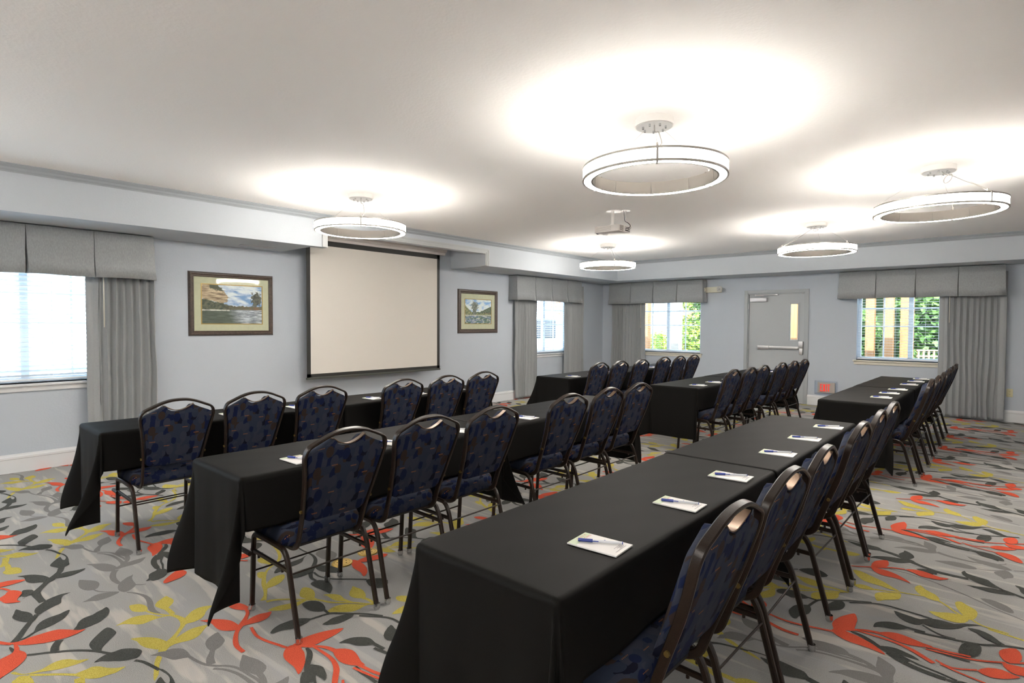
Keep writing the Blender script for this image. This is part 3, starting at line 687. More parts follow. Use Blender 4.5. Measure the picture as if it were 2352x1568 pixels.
# ------------------------------------------------------------------ door
def door():
    t = bpy.data.objects.new('door_1', None); COL.objects.link(t); t.location = (-3.24, YB, 0); struct(t)
    x0, x1, H = -.495, .495, 1.985
    bm = bmesh.new()                                    # pressed steel frame with a stop
    f = .062
    for (a, b, z0, z1) in ((x0-f, x0, 0, H+f), (x1, x1+f, 0, H+f), (x0, x1, H, H+f)): bx(bm, a, -.022, z0, b, .0, z1, .003)
    for (a, b, z0, z1) in ((x0, x0+.016, 0, H), (x1-.016, x1, 0, H), (x0+.016, x1-.016, H-.016, H)): bx(bm, a, 0, z0, b, T, z1)
    bx(bm, x0+.016, .055, 0, x0+.03, .075, H-.016); bx(bm, x1-.03, .055, 0, x1-.016, .075, H-.016)
    fin('door_frame', bm, FRAMEM, t, auto=30)
    l0, l1, lt = x0+.018, x1-.018, H-.018; a, b, c, d = .245, .373, 1.14, 1.782   # vision lite
    bm = bmesh.new()
    for q in ((l0, a, .012, lt), (b, l1, .012, lt), (a, b, .012, c), (a, b, d, lt)): bx(bm, q[0], .02, q[2], q[1], .06, q[3])
    bmesh.ops.remove_doubles(bm, verts=bm.verts, dist=1e-5)
    leaf = fin('door_leaf', bm, DOORM, t)
    bm = bmesh.new(); k = .022
    for (p, q, r, s) in ((a-k, a, c-k, d+k), (b, b+k, c-k, d+k), (a, b, c-k, c), (a, b, d, d+k)): bx(bm, p, .010, r, q, .02, s, .003)
    fin('lite_frame', bm, DOORM, t, auto=30)
    box('lite_glass', a, .036, c, b, .042, d, GLASS, t)
    # panic bar
    bm = bmesh.new(); bx(bm, -.300, -.038, .962, -.10, .02, 1.022, .006); bx(bm, -.10, -.030, .968, .39, .02, 1.016, .005); bx(bm, -.306, -.042, .958, -.29, .02, 1.026, .004)
    pb = fin('panic_bar', bm, BRUSH, t, auto=30)
    bm = bmesh.new(); bx(bm, .405, -.055, .99, .478, .02, 1.112, .008); bx(bm, .412, -.03, .875, .472, .02, .99, .008); cyl(bm, (.385, -.01, .992), (.41, -.01, .992), .022, 14)
    fin('latch_case', bm, BRUSH, t, auto=30)
    # closer
    bm = bmesh.new(); bx(bm, -.445, -.055, 1.835, -.150, .02, 1.905, .006); cl = fin('door_closer', bm, mat('closer_silver', (.62, .63, .66), .4, metal=.3), t, auto=30)
    bm = bmesh.new(); sweep(bm, [(-.22, -.03, 1.91), (-.20, -.06, 1.935), (-.34, -.085, 1.948)], .012, .02); sweep(bm, [(-.34, -.085, 1.955), (.02, -.04, 1.955)], .012, .02)
    cyl(bm, (-.22, -.03, 1.90), (-.22, -.03, 1.935), .012, 10); cyl(bm, (-.34, -.085, 1.94), (-.34, -.085, 1.965), .012, 10); bx(bm, .0, -.06, 1.945, .045, .0, 1.965)
    fin('closer_arm', bm, BRUSH, t)
    for z in (.25, 1.0, 1.75):
        bm = bmesh.new(); cyl(bm, (x0+.012, -.006, z-.05), (x0+.012, -.006, z+.05), .008, 10); fin('hinge', bm, BRUSH, t)
    box('threshold', x0, -.01, 0, x1, T, .010, BRUSH, t, .002)
door()

# ------------------------------------------------------------------ pictures: flat prints painted by colour attribute from code
def fbm(x, y, s, o=0, n=4):
    return sum(noise.noise(Vector((x*s*2**k+o, y*s*2**k-o, o*.37+k)))/(1.7**k) for k in range(n))
def mixc(a, b, t): t = max(0, min(1, t)); return tuple(p+(q-p)*t for p, q in zip(a, b))
def art_wide(u, v):
    n1 = fbm(u, v, 7, 1.3, 5); n2 = fbm(u, v, 24, 4.1, 4); hz = .36
    tree_line = hz+.10+max(0, .33*(1-u/.52))*.55+.022*fbm(u, 0, 22, 8)+.02*n2
    cliff = (u-.44)*.9+(.52-v)*.0
    if v > hz:
        cl_edge = .43-.9*abs(v-.66)**1.5+.03*n2 if v > .55 else .36-(.55-v)*1.2
        if u < cl_edge and v > tree_line-.02*n2 and v > .56-.1*u:
            c = mixc((.20, .12, .07), (.72, .55, .36), .55+.9*fbm(u*.5+v*.6, v*2.2, 12, 2.2, 4)); return mixc(c, (.05, .06, .03), .9 if v > .93-.25*u+.08*n2 and u > .12 else 0)
        rt_ = (u-.90)**2/.010+(v-.64)**2/.035
        if rt_ < 1+.9*n2 and u > .8: return mixc((.05, .055, .045), (.16, .15, .12), .5+n2)
        if v < tree_line: return mixc(mixc((.045, .06, .035), (.23, .12, .06), (u-.35)*2.2), (.14, .13, .08), .5+1.2*n2)
        c = .5+1.35*fbm(u*1.0+v*.5, v*2.2, 3.6, 6.6, 5)+.15
        return mixc((.20, .34, .62), (.82, .84, .88), c)
    if u < .18 and v > hz-.0+.0 and False: pass
    if v > hz-.035 and u < .45: return mixc((.35, .33, .30), (.65, .62, .56), .5+n2*1.6)
    rip = fbm(u*.8, v*6, 9, 3.3, 4); l = (u-.36-(hz-v)*.3)*4
    return mixc((.06, .075, .045), mixc((.16, .17, .20), (.66, .68, .74), .42+rip*1.3), max(.08, min(1, l)))
def art_square(u, v):
    n2 = fbm(u, v, 22, 5.2, 4); hz = .36; n1 = fbm(u, v, 6, 3.2, 4)
    hill = hz+.12+.34*max(0, (u-.55))/.45*.75+.02*n2; left = hz+.32*max(0, 1-u/.30)+.05*n2
    if v > hz:
        tr = ((u-.36)/.13)**2+((v-.72)/.19)**2
        if tr < 1+1.2*n2 or (abs(u-.35) < .06 and v < .62): return mixc((.10, .12, .09), (.30, .30, .26), .5+1.4*n2)
        if v < left+.06: return mixc((.13, .16, .08), (.42, .40, .20), .45+1.3*n2)
        if v < hill: return mixc((.08, .11, .07), (.40, .20, .12) if v < hz+.10 and u > .7 else (.20, .23, .15), .4+1.2*n2)
        return mixc((.25, .45, .78), (.86, .88, .90), .75+1.5*fbm(u, v*1.8, 4, 9.9, 5))
    if v > hz-.04: return mixc((.42, .40, .36), (.75, .72, .66), .5+n2*1.4)
    r = fbm(u*1.4, v*4, 7, 1.9, 4)
    if r > .28: return (.72, .66, .60)
    return mixc((.10, .17, .10), (.20, .26, .42), .5+1.4*fbm(u*.7, v*3, 8, 7.1, 3))
def print_mat(name):
    m = bpy.data.materials.new(name); m.use_nodes = True; b = m.node_tree.nodes['Principled BSDF']; b.inputs['Roughness'].default_value = .5
    a = m.node_tree.nodes.new('ShaderNodeVertexColor'); a.layer_name = 'print'; m.node_tree.links.new(a.outputs[0], b.inputs['Base Color']); return m
def picture(y0, y1, z0, z1, fwid, mwid, fn, label, nx):
    cy, w_, h_ = (y0+y1)/2, y1-y0, z1-z0
    t = thing('framed_picture', label, 'picture', (XL, cy, z0)); yy, D = w_/2, .032
    prof = [(0, 0), (.004, 0), (.020, .008), (.030, .016), (.032, fwid*.45), (.024, fwid*.7), (.026, fwid*.85), (.016, fwid), (0, fwid)]
    cs = [(-yy, 0), (yy, 0), (yy, h_), (-yy, h_)]; sg = [(1, 1), (-1, 1), (-1, -1), (1, -1)]
    for i in range(4):                                   # four mitred lengths
        j = (i+1) % 4; vs = []
        for (cc, ss) in ((cs[i], sg[i]), (cs[j], sg[j])):
            for d, o_ in prof: vs.append((d, cc[0]+ss[0]*o_, cc[1]+ss[1]*o_))
        k = len(prof); fs = [(a, (a+1) % k, k+(a+1) % k, k+a) for a in range(k)]+[tuple(range(k)), tuple(range(k, 2*k))]
        o = raw('frame_rail', vs, fs, WOODF, t)
    i0 = fwid-.002; box('mat_board', .006, -yy+i0, i0, .010, yy-i0, h_-i0, MATB, t)
    a = fwid+mwid
    bm = bmesh.new(); g = .011
    for q in ((-yy+a-g, yy-a+g, a-g, a), (-yy+a-g, yy-a+g, h_-a, h_-a+g), (-yy+a-g, -yy+a, a, h_-a), (yy-a, yy-a+g, a, h_-a)): bx(bm, .0095, q[0], q[2], .0125, q[1], q[3])
    fin('gilt_fillet', bm, GILT, t)
    ny = int(nx*(h_-2*a)/(w_-2*a)); vs, fs, cols = [], [], []
    for j in range(ny+1):
        for i in range(nx+1):
            u, v = i/nx, j/ny; vs.append((.0108, -yy+a+u*(w_-2*a), a+v*(h_-2*a))); c = fn(u, v); cols.append((*[max(0, min(1, q)) for q in c], 1))
    for j in range(ny):
        for i in range(nx): b = j*(nx+1)+i; fs.append((b, b+1, b+nx+2, b+nx+1))
    o = raw('landscape_print', vs, fs, print_mat('landscape_ink_'+str(nx)), t)
    ca = o.data.color_attributes.new('print', 'FLOAT_COLOR', 'POINT')
    for i, c in enumerate(cols): ca.data[i].color = c
    box('glass', .0140, -yy+i0, i0, .0155, yy-i0, h_-i0, GLASS, t)
picture(2.405, 3.378, 1.25, 1.982, .058, .085, art_wide, 'wide framed river landscape print left of the projection screen', 220)
picture(6.535, 7.505, 1.24, 1.984, .072, .095, art_square, 'smaller square looking framed creek print right of the projection screen', 150)

# ------------------------------------------------------------------ projection screen
def screen():
    X = .21; t = thing('projection_screen', 'pull down projection screen with black border between two framed pictures', 'screen', (XL, 4.835, 0))
    y0, y1, z0, zt = -1.118, 1.118, .70, 2.475
    box('screen_surface', X, y0+.05, z0+.045, X+.002, y1-.05, zt-.06, SCREENW, t)
    bm = bmesh.new()
    bx(bm, X-.0005, y0, z0, X+.0025, y0+.052, zt+.03); bx(bm, X-.0005, y1-.052, z0, X+.0025, y1, zt+.03); bx(bm, X-.0005, y0, z0, X+.0025, y1, z0+.048); bx(bm, X-.0005, y0, zt-.07, X+.0025, y1, zt+.03)
    fin('black_border', bm, SCREENB, t)
    bm = bmesh.new(); bx(bm, X-.012, y0-.008, z0-.022, X+.014, y1+.008, z0+.006, .004); fin('weight_bar', bm, mat('screen_bar', (.06, .065, .055), .4), t, auto=30)
    h = [(.10, 2.62), (.10, 2.50), (.155, 2.50), (.165, 2.47), (.235, 2.47), (.240, 2.505), (.275, 2.53), (.285, 2.56), (.30, 2.575), (.30, 2.62)]
    k = len(h); vs = [(a, yy, z) for yy in (y0-.10, y1+.10) for a, z in h]; fs = [(i, (i+1) % k, k+(i+1) % k, k+i) for i in range(k)]+[tuple(range(k)), tuple(range(k, 2*k))]
    raw('housing', vs, fs, HOUSE, t)
    bm = bmesh.new()
    for yy in (y0+.2, y1-.2): bx(bm, 0, yy-.02, 2.60, .3, yy+.02, 2.64); 
    bx(bm, .10, y0, 2.62, .14, y1, ZC); fin('hanging_bracket', bm, HOUSE, t)
screen()

# ------------------------------------------------------------------ wall fittings on the back wall
def exit_sign():
    t = thing('exit_sign', 'low level red EXIT sign under clear guard beside the grey door', 'exit sign', (-2.382, YB, .317)); w_, h_ = .175, .118
    bm = bmesh.new(); bx(bm, -.135, -.028, -.092, .135, 0, .092, .006); fin('sign_box', bm, BEIGE2, t, auto=30)
    bm = bmesh.new(); bx(bm, -.128, -.030, .080, .128, -.026, .086); bx(bm, -.128, -.030, -.086, .128, -.026, -.080); bx(bm, -.128, -.03, -.08, -.122, -.026, .08); bx(bm, .122, -.03, -.08, .128, -.026, .08); fin('sign_bezel', bm, BEIGE2, t)
    def strokes(segs, bm, ox):
        for a in segs:
            if len(a) == 4: bx(bm, ox+a[0], -.0345, a[1], ox+a[2], -.0285, a[3])
            else:
                (x0, z0, x1, z1, w2) = a; vs = []
                for y in (-.0345, -.0285):
                    for (x, z, s) in ((x0, z0, -1), (x0, z0, 1), (x1, z1, 1), (x1, z1, -1)): vs.append(bm.verts.new((ox+x+s*w2/2, y, z)))
                a_ = vs; bm.faces.new(a_[0:4]); bm.faces.new(a_[4:8][::-1])
                for i in range(4): bm.faces.new((a_[i], a_[(i+1) % 4], a_[4+(i+1) % 4], a_[4+i]))
    H = .062; s = .0125; bm = bmesh.new()
    strokes([(0, -H, s, H), (s, H-s, .036, H), (s, -.007, .036, .007), (s, -H, .036, -H+s)], bm, -.092)
    strokes([(.007, -H, .031, H, .014), (.031, -H, .007, H, .0139)], bm, -.048)
    strokes([(0, -H, s, H)], bm, .003)
    strokes([(0, H-s, .038, H), (.0125, -H, .0255, H-s)], bm, .024)
    fin('exit_lettering', bm, REDL, t)
    bm = bmesh.new(); bx(bm, -w_, -.062, -h_, w_, -.058, h_)
    for q in ((-w_, -w_+.003), (w_-.003, w_)): bx(bm, q[0], -.058, -h_, q[1], 0, h_)
    bx(bm, -w_+.003, -.058, h_-.003, w_-.003, 0, h_); bx(bm, -w_+.003, -.058, -h_, w_-.003, 0, -h_+.003); fin('clear_guard', bm, ACRYL, t)
    for sx in (-1, 1):
        for sz in (-1, 1):
            bm = bmesh.new(); cyl(bm, (sx*(w_-.010), -.066, sz*(h_-.010)), (sx*(w_-.010), -.056, sz*(h_-.010)), .005, 10); fin('screw', bm, GREYINK, t)
exit_sign()
def emergency():
    t = thing('emergency_light', 'white twin head emergency light high on wall beside valance', 'emergency light', (-4.40, YB, 2.09))
    bm = bmesh.new(); bx(bm, -.175, -.062, -.058, .165, 0, .052, .012); fin('light_body', bm, BEIGE, t, auto=30)
    bm = bmesh.new(); bx(bm, -.09, -.0665, -.046, .075, -.06, .042, .003); fin('cover_plate', bm, BEIGE, t, auto=30)
    for x, yaw_ in ((-.155, -.55), (.155, .1)):
        d = Vector((math.sin(yaw_), -math.cos(yaw_), -.12)).normalized(); c = Vector((x, -.085, .004))
        bm = bmesh.new(); cyl(bm, c-d*.03, c+d*.032, .038, 20, .058); h = fin('lamp_head', bm, BEIGE, t, auto=40)
        bm = bmesh.new(); cyl(bm, c+d*.030, c+d*.036, .050, 20); fin('reflector', bm, CHROME, h, auto=40)
        bm = bmesh.new(); bmesh.ops.create_uvsphere(bm, u_segments=10, v_segments=8, radius=.016, matrix=Matrix.Translation(c+d*.036)); fin('bulb', bm, GLASS, h, True)
emergency()
def outlet():
    t = thing('wall_outlet', 'small almond wall outlet right of the wide back drape', 'outlet', (.014, YB, .425))
    bm = bmesh.new(); bx(bm, -.036, -.006, -.06, .036, 0, .06, .003); fin('cover_plate', bm, OUTM, t, auto=30)
    for z in (-.02, .02):
        bm = bmesh.new(); cyl(bm, (0, -.008, z), (0, -.005, z), .0155, 14); s = fin('socket', bm, OUTM, t)
        bm = bmesh.new(); bx(bm, -.007, -.0088, z-.002, -.004, -.0078, z+.008); bx(bm, .004, -.0088, z-.002, .007, -.0078, z+.008); bx(bm, -.002, -.0088, z-.010, .002, -.0078, z-.006); fin('slots', bm, DARK, s)
outlet()
# ------------------------------------------------------------------ ceiling lamps (rings hung from a canopy)
def ring_band(name, prof, m, parent, a0=0, a1=2*PI, seg=72, smooth=True):
    n = max(3, int(seg*(a1-a0)/(2*PI))); full = abs(a1-a0-2*PI) < 1e-6; k = len(prof); vs, fs = [], []
    for i in range(n if full else n+1):
        a = a0+(a1-a0)*i/n
        for r, z in prof: vs.append((r*math.cos(a), r*math.sin(a), z))
    for i in range(n):
        j = (i+1) % n if full else i+1
        for q in range(k): fs.append((i*k+q, i*k+(q+1) % k, j*k+(q+1) % k, j*k+q))
    if not full: fs += [tuple(range(k)), tuple(range(n*k, n*k+k))]
    me = bpy.data.meshes.new(name); me.from_pydata(vs, [], fs); bm = bmesh.new(); bm.from_mesh(me); bpy.data.meshes.remove(me)
    return fin(name, bm, m, parent, auto=35)
LR, LT, LB = .44, -.292, -.372            # ring radius, ring top and bottom under the ceiling
def make_lamp(x, y, ang, cord, label):
    t = thing('ring_pendant_lamp', label, 'ceiling lamp', (x, y, ZC), 0, 'illuminated ring pendant lamps')
    bm = bmesh.new(); cyl(bm, (0, 0, -.042), (0, 0, 0), .117, 40); c = fin('canopy', bm, LAMPW, t, auto=40)
    bm = bmesh.new(); cyl(bm, (0, 0, -.046), (0, 0, -.0425), .110, 32); fin('canopy_plate', bm, BRUSH, c, auto=40)
    bm = bmesh.new()
    for k in range(7):
        a = k*.9+.3; cyl(bm, (.07*math.cos(a), .07*math.sin(a), -.060), (.07*math.cos(a), .07*math.sin(a), -.046), .007, 8)
    fin('cable_grips', bm, CHROME, c, auto=40)
    ring_band('outer_diffuser', [(LR-.012, LB+.012), (LR-.003, LB+.012), (LR-.003, LT-.012), (LR-.012, LT-.012)], EMIT, t)
    ring_band('top_rim', [(LR-.012, LT-.012), (LR, LT-.012), (LR+.001, LT), (LR-.012, LT)], LAMPM, t)
    ring_band('bottom_rim', [(LR-.010, LB), (LR+.001, LB), (LR+.001, LB+.012), (LR-.010, LB+.012)], LAMPM, t)
    ring_band('bottom_diffuser', [(.388, LB+.001), (LR-.010, LB+.001), (LR-.010, LB+.006), (.388, LB+.006)], EMIT, t)
    ring_band('inner_wall', [(.376, LB), (.388, LB), (.386, LT), (.382, LT)], LAMPM, t)
    ring_band('uplight_diffuser', [(.388, LT-.010), (LR-.013, LT-.010), (LR-.013, LT-.006), (.388, LT-.006)], EMITUP, t)
    for k in range(3):
        a = ang+k*2*PI/3; ca, sa = math.cos(a), math.sin(a)
        bm = bmesh.new(); bx(bm, LR-.006, -.0065, LB, LR+.004, .0065, LT+.002, .001); bx(bm, .378, -.005, LB-.004, LR, .005, LB+.002); bx(bm, .380, -.005, LT-.002, LR, .005, LT+.004)
        cyl(bm, (.41, 0, LT), (.41, 0, LT+.025), .006, 8)
        bmesh.ops.rotate(bm, verts=bm.verts, matrix=Matrix.Rotation(a, 3, 'Z')); fin('joint_bracket', bm, LAMPM, t)
        bm = bmesh.new(); cyl(bm, (.07*ca, .07*sa, -.055), (.41*ca, .41*sa, LT+.02), .0009, 6); fin('suspension_wire', bm, WIRE, t)
    for k in range(9):
        a = ang+.35+k*2*PI/9; ca, sa = math.cos(a), math.sin(a)
        bm = bmesh.new(); cyl(bm, (.372*ca, .372*sa, LB+.004), (.366*ca, .366*sa, LT-.01), .0016, 6); fin('wall_rib', bm, WIRE, t)
    ca, sa = math.cos(ang), math.sin(ang); px, py = -sa, ca
    if cord == 'loop':
        P = [(.03, .0, -.045), (.05, .0, -.075)]+[(.085+.035*math.cos(q), .035*math.sin(q)*.4, -.115+.035*math.sin(q)) for q in [i*.45+1.9 for i in range(15)]]+[(.12, 0, -.10), (.22, .02, -.17), (.30, .015, -.21), (.405, .01, LT+.01)]
    elif cord == 'short': P = [(.03, .0, -.045), (.035, 0, -.085), (.07, .01, -.10), (.13, .02, -.115), (.22, .03, -.19), (.33, .03, -.25), (.405, .015, LT+.01)]
    else: P = [(.02, 0, -.045), (.04, -.02, -.085), (.0, -.03, -.095), (-.03, 0, -.075), (.05, .02, -.06), (.14, .04, -.12), (.25, .04, -.2), (.405, .015, LT+.01)]
    if cord == 'left': ca, sa = math.cos(ang+4*PI/3), math.sin(ang+4*PI/3); px, py = -sa, ca
    bm = bmesh.new(); sweep(bm, fillet([(a*ca+b*px, a*sa+b*py, z) for a, b, z in P], .03, 3), .0058, .0058, (0, 0, 1), rnd=8); fin('power_cord', bm, WIRE, t, True)
    return t
make_lamp(-4.861, 3.272, 5.688, 'short', 'ring pendant lamp in front of the projection screen opening')
make_lamp(-1.694, 3.267, 5.233, 'short', 'largest looking ring pendant lamp near the photo centre top')
make_lamp(-.461, 5.701, 5.583, 'loop', 'ring pendant lamp with coiled cord loop, rightmost in the photo')
make_lamp(-1.849, 7.879, 5.846, 'left', 'ring pendant lamp hanging in front of back soffit near the grey door')
make_lamp(-4.868, 7.869, 5.513, 'knot', 'small looking ring pendant lamp by the inner soffit corner')
make_lamp(-4.86, -1.2, 5.5, 'short', 'added ring pendant lamp outside the picture behind on the left')  # unseen lamp, added behind the camera to brighten ceiling and room
make_lamp(-1.7, -1.2, 5.5, 'short', 'added ring pendant lamp outside the picture behind the camera')  # also added out of view for more ceiling light
make_lamp(1.45, -1.2, 5.5, 'short', 'added ring pendant lamp outside the picture behind on the right')  # another unseen lamp, added to lift the ceiling light

def projector():
    t = thing('ceiling_projector', 'white projector hanging from ceiling between two ring lamps', 'projector', (-3.375, 5.55, 2.42))
    bm = bmesh.new(); bx(bm, -.155, -.125, 0, .155, .125, .072, .010); fin('shell', bm, PROJM, t, auto=30)
    bm = bmesh.new()
    for k in range(6):
        for j in range(3): bx(bm, .152, -.105+j*.028, .010+k*.0095, .1562, -.081+j*.028, .016+k*.0095)
    fin('rear_vent', bm, mat('vent_brown', (.10, .08, .06), .6), t)
    bm = bmesh.new()
    for k in range(5): bx(bm, -.14, -.1262, .014+k*.010, .06, -.1240, .018+k*.010)
    fin('side_vent', bm, mat('vent_grey', (.42, .39, .36), .6), t)
    bm = bmesh.new(); bx(bm, .1525, .0, .008, .1555, .115, .064); q = fin('port_panel', bm, mat('port_panel', (.45, .42, .40), .5), t)
    bm = bmesh.new()
    for (y, z, a, b) in ((.012, .034, .010, .008), (.012, .014, .028, .012), (.045, .014, .028, .012), (.075, .034, .012, .012), (.095, .034, .010, .010), (.08, .014, .010, .010), (.098, .014, .010, .01), (.035, .04, .014, .012)): bx(bm, .155, y, z, .158, y+a, z+b)
    fin('ports', bm, DARK, q)
    bm = bmesh.new(); sweep(bm, fillet([(.158, .04, .045), (.185, .05, .05), (.19, .07, .07), (.17, .06, .10), (.12, .06, .13), (.105, .065, .246)], .02, 3), .007, .007, rnd=8); fin('video_cable', bm, DARK, t, True)
    bm = bmesh.new(); sweep(bm, fillet([(.158, .09, .04), (.18, .10, .05), (.17, .10, .09), (.125, .09, .14), (.115, .09, .20), (.115, .09, .25)], .02, 3), .010, .010, rnd=8); fin('power_cable', bm, PROJM, t, True)
    bm = bmesh.new(); cyl(bm, (-.20, 0, .036), (-.145, 0, .036), .030, 20); fin('lens', bm, DARK, t, auto=40)
    bm = bmesh.new(); cyl(bm, (0, 0, .072), (0, 0, .105), .05, 18, .02); cyl(bm, (0, 0, .10), (0, 0, .25), .018, 14)
    for a in range(4): sweep(bm, [(0, 0, .095), (.09*math.cos(a*PI/2+.6), .09*math.sin(a*PI/2+.6), .074)], .012, .006)
    fin('mount_pole', bm, LAMPW, t, auto=40)
    bm = bmesh.new(); cyl(bm, (0, .03, .244), (0, .03, .252), .085, 32); cyl(bm, (.115, .085, .246), (.115, .085, .252), .05, 24); fin('ceiling_plate', bm, LAMPW, t, auto=40)
    bm = bmesh.new(); cyl(bm, (.05, -.09, -.004), (.05, -.09, 0), .012, 10); cyl(bm, (-.09, .0, -.010), (-.09, .0, 0), .028, 16); fin('feet', bm, PROJM, t)
projector()

# ------------------------------------------------------------------ banquet chair. local frame: +x = forward (towards the table), y = width, z up, origin on the floor under the rear feet
PROFZ = [(.38, .095), (.42, .078), (.5, .050), (.62, .0), (.75, -.045), (.85, -.070), (.935, -.088)]
def pl(z):
    if z <= PROFZ[0][0]: return PROFZ[0][1]
    for (z0, a), (z1, b) in zip(PROFZ, PROFZ[1:]):
        if z <= z1: return a+(b-a)*(z-z0)/(z1-z0)
    return PROFZ[-1][1]+(z-.935)*-.2
def make_chair(label):
    t = thing('banquet_chair', label, 'chair')
    # back frame: one bent tube from under the seat, up, over the crown and down again
    half = [(.36, -.158, .377), (.13, -.158, .377), (.083, -.160, .40), (pl(.52), -.163, .52), (pl(.70), -.186, .70), (pl(.83), -.208, .83), (pl(.862)-.002, -.196, .868), (pl(.91), -.095, .913), (pl(.928), -.045, .926), (pl(.93), 0, .928)]
    path = half+[(a, -b, c) for a, b, c in half[:-1][::-1]]
    rr = [0, .05, .05, .08, .08, .045, .045, .06, .04, .03]; rr = rr+rr[:-1][::-1]
    bm = bmesh.new(); sweep(bm, fillet(path, rr, 4), .013, .029, ref=(0, 1, 0), ch=.3); fin('back_frame', bm, TUBE, t, auto=35)
    # padded back
    def outline():
        pts = []
        def arc(cx, cz, rx, rz, a0, a1, n):
            for i in range(n+1):
                a = math.radians(a0+(a1-a0)*i/n); pts.append((cx+rx*math.cos(a), cz+rz*math.sin(a)))
        arc(.118, .545, .034, .034, -90, 0, 4); pts.append((.160, .62)); pts.append((.176, .72))
        arc(.158, .812, .038, .038, 0, 62, 4); pts.append((.13, .866)); pts.append((.092, .885)); arc(.080, .884, .010, .008, 60, 150, 2)
        pts.append((.062, .873)); pts.append((.036, .858)); pts.append((0, .852))
        return pts+[(-a, b) for a, b in pts[:-1][::-1]]+[(-.05, .511), (0, .509), (.05, .511)]
    O = outline(); n = len(O); cz = .69; bm = bmesh.new()
    def ringv(k, off, zo=0):
        r = []
        for a, z in O:
            aa, zz = a*k, cz+(z-cz)*(1-(1-k)*.6); zz = zz
            r.append(bm.verts.new((pl(zz)+off+.030*(1-(abs(aa)/.19)**2)*(1 if off > .03 else 0)*.6, aa, zz)))
        return r
    R = [ringv(.93, -.0125), ringv(.985, -.010), ringv(1, -.003), ringv(1, .022), ringv(.97, .034), ringv(.86, .0405)]
    for A, B in zip(R, R[1:]):
        for k in range(n): bm.faces.new((A[k], A[(k+1) % n], B[(k+1) % n], B[k]))
    bm.faces.new(R[0][::-1]); bm.faces.new(R[-1]); pad = fin('padded_back', bm, CFAB, t, auto=50)
    bm = bmesh.new(); sweep(bm, fillet([(pl(.895)+.004, -.084, .897), (pl(.873)+.004, -.058, .878), (pl(.857)+.004, -.026, .864), (pl(.855)+.004, 0, .860), (pl(.857)+.004, .026, .864), (pl(.873)+.004, .058, .878), (pl(.895)+.004, .084, .897)], .03, 3), .0035, .030, ref=(0, 0, 1), ch=.1); fin('handle_lining', bm, mat('bare_bronze', (.20, .13, .085), .35, metal=.6, bump=(340, .3, .001)), t, auto=35)
    # seat cushion
    bm = bmesh.new(); O2 = []
    def rc(cx, cy, r, a0, a1, n_=5):
        for i in range(n_+1):
            a = math.radians(a0+(a1-a0)*i/n_); O2.append((cx+r*math.cos(a), cy+r*math.sin(a)))
    rc(.420, .140, .065, 0, 90); rc(.16, .150, .05, 90, 180); rc(.16, -.150, .05, 180, 270); rc(.420, -.140, .065, 270, 360)
    def sr(k, z, dome=0): return [bm.verts.new((.29+(a-.29)*k, b*k, z)) for a, b in O2]
    R = [sr(.93, .388), sr(.985, .394), sr(1.0, .425), sr(1.0, .448), sr(.97, .466), sr(.88, .477), sr(.6, .483)]
    for A, B in zip(R, R[1:]):
        for k in range(len(O2)): bm.faces.new((A[k], A[(k+1) % len(O2)], B[(k+1) % len(O2)], B[k]))
    bm.faces.new(R[0][::-1]); bm.faces.new(R[-1]); fin('seat', bm, CFAB, t, auto=60)
    box('seat_pan', .115, -.165, .380, .46, .165, .390, DARK, t)
    for s in (-1, 1):
        W_ = .204*s
        fl_ = fillet([(.445, W_, .012), (.425, W_, .30), (.418, W_, .372), (.40, W_, .388), (.28, W_, .390)], .05, 4)
        bm = bmesh.new(); sweep(bm, fl_, .020, .024, ref=(0, 1, 0)); a = fin('leg', bm, TUBE, t, auto=35)
        rl = fillet([(0, W_, .012), (.088, W_, .335), (.122, W_, .385), (.28, W_, .390)], .06, 4)
        bm = bmesh.new(); sweep(bm, rl, .020, .024, ref=(0, 1, 0)); b = fin('leg', bm, TUBE, t, auto=35)
        for par, x in ((a, .446), (b, -.001)):
            bm = bmesh.new(); cyl(bm, (x, W_, .010), (x, W_, .030), .0155, 12); cyl(bm, (x, W_, .0), (x, W_, .010), .013, 12, .016); fin('glide', bm, CHROME, par, auto=40)
        bm = bmesh.new(); sweep(bm, [(.083, W_, .298), (.427, W_, .302)], .014, .020, ref=(0, 1, 0))
        cyl(bm, (.14, W_, .278), (.14, W_, .292), .006, 8); cyl(bm, (.37, W_, .28), (.37, W_, .294), .006, 8); fin('side_brace', bm, TUBE, t, auto=35)
    bm = bmesh.new(); cyl(bm, (.070, -.204, .285), (.070, .204, .285), .0045, 10); fin('stretcher', bm, TUBE, t, auto=40)
    bm = bmesh.new(); cyl(bm, (.430, -.204, .20), (.430, .204, .20), .0045, 10); fin('stretcher', bm, TUBE, t, auto=40)
    bm = bmesh.new()
    for s in (-1, 1): cyl(bm, (pl(.57)-.002, s*.176, .57), (pl(.57)-.002, s*.184, .57), .008, 10)
    fin('stacking_bumper', bm, BRASSD, t)
    return t

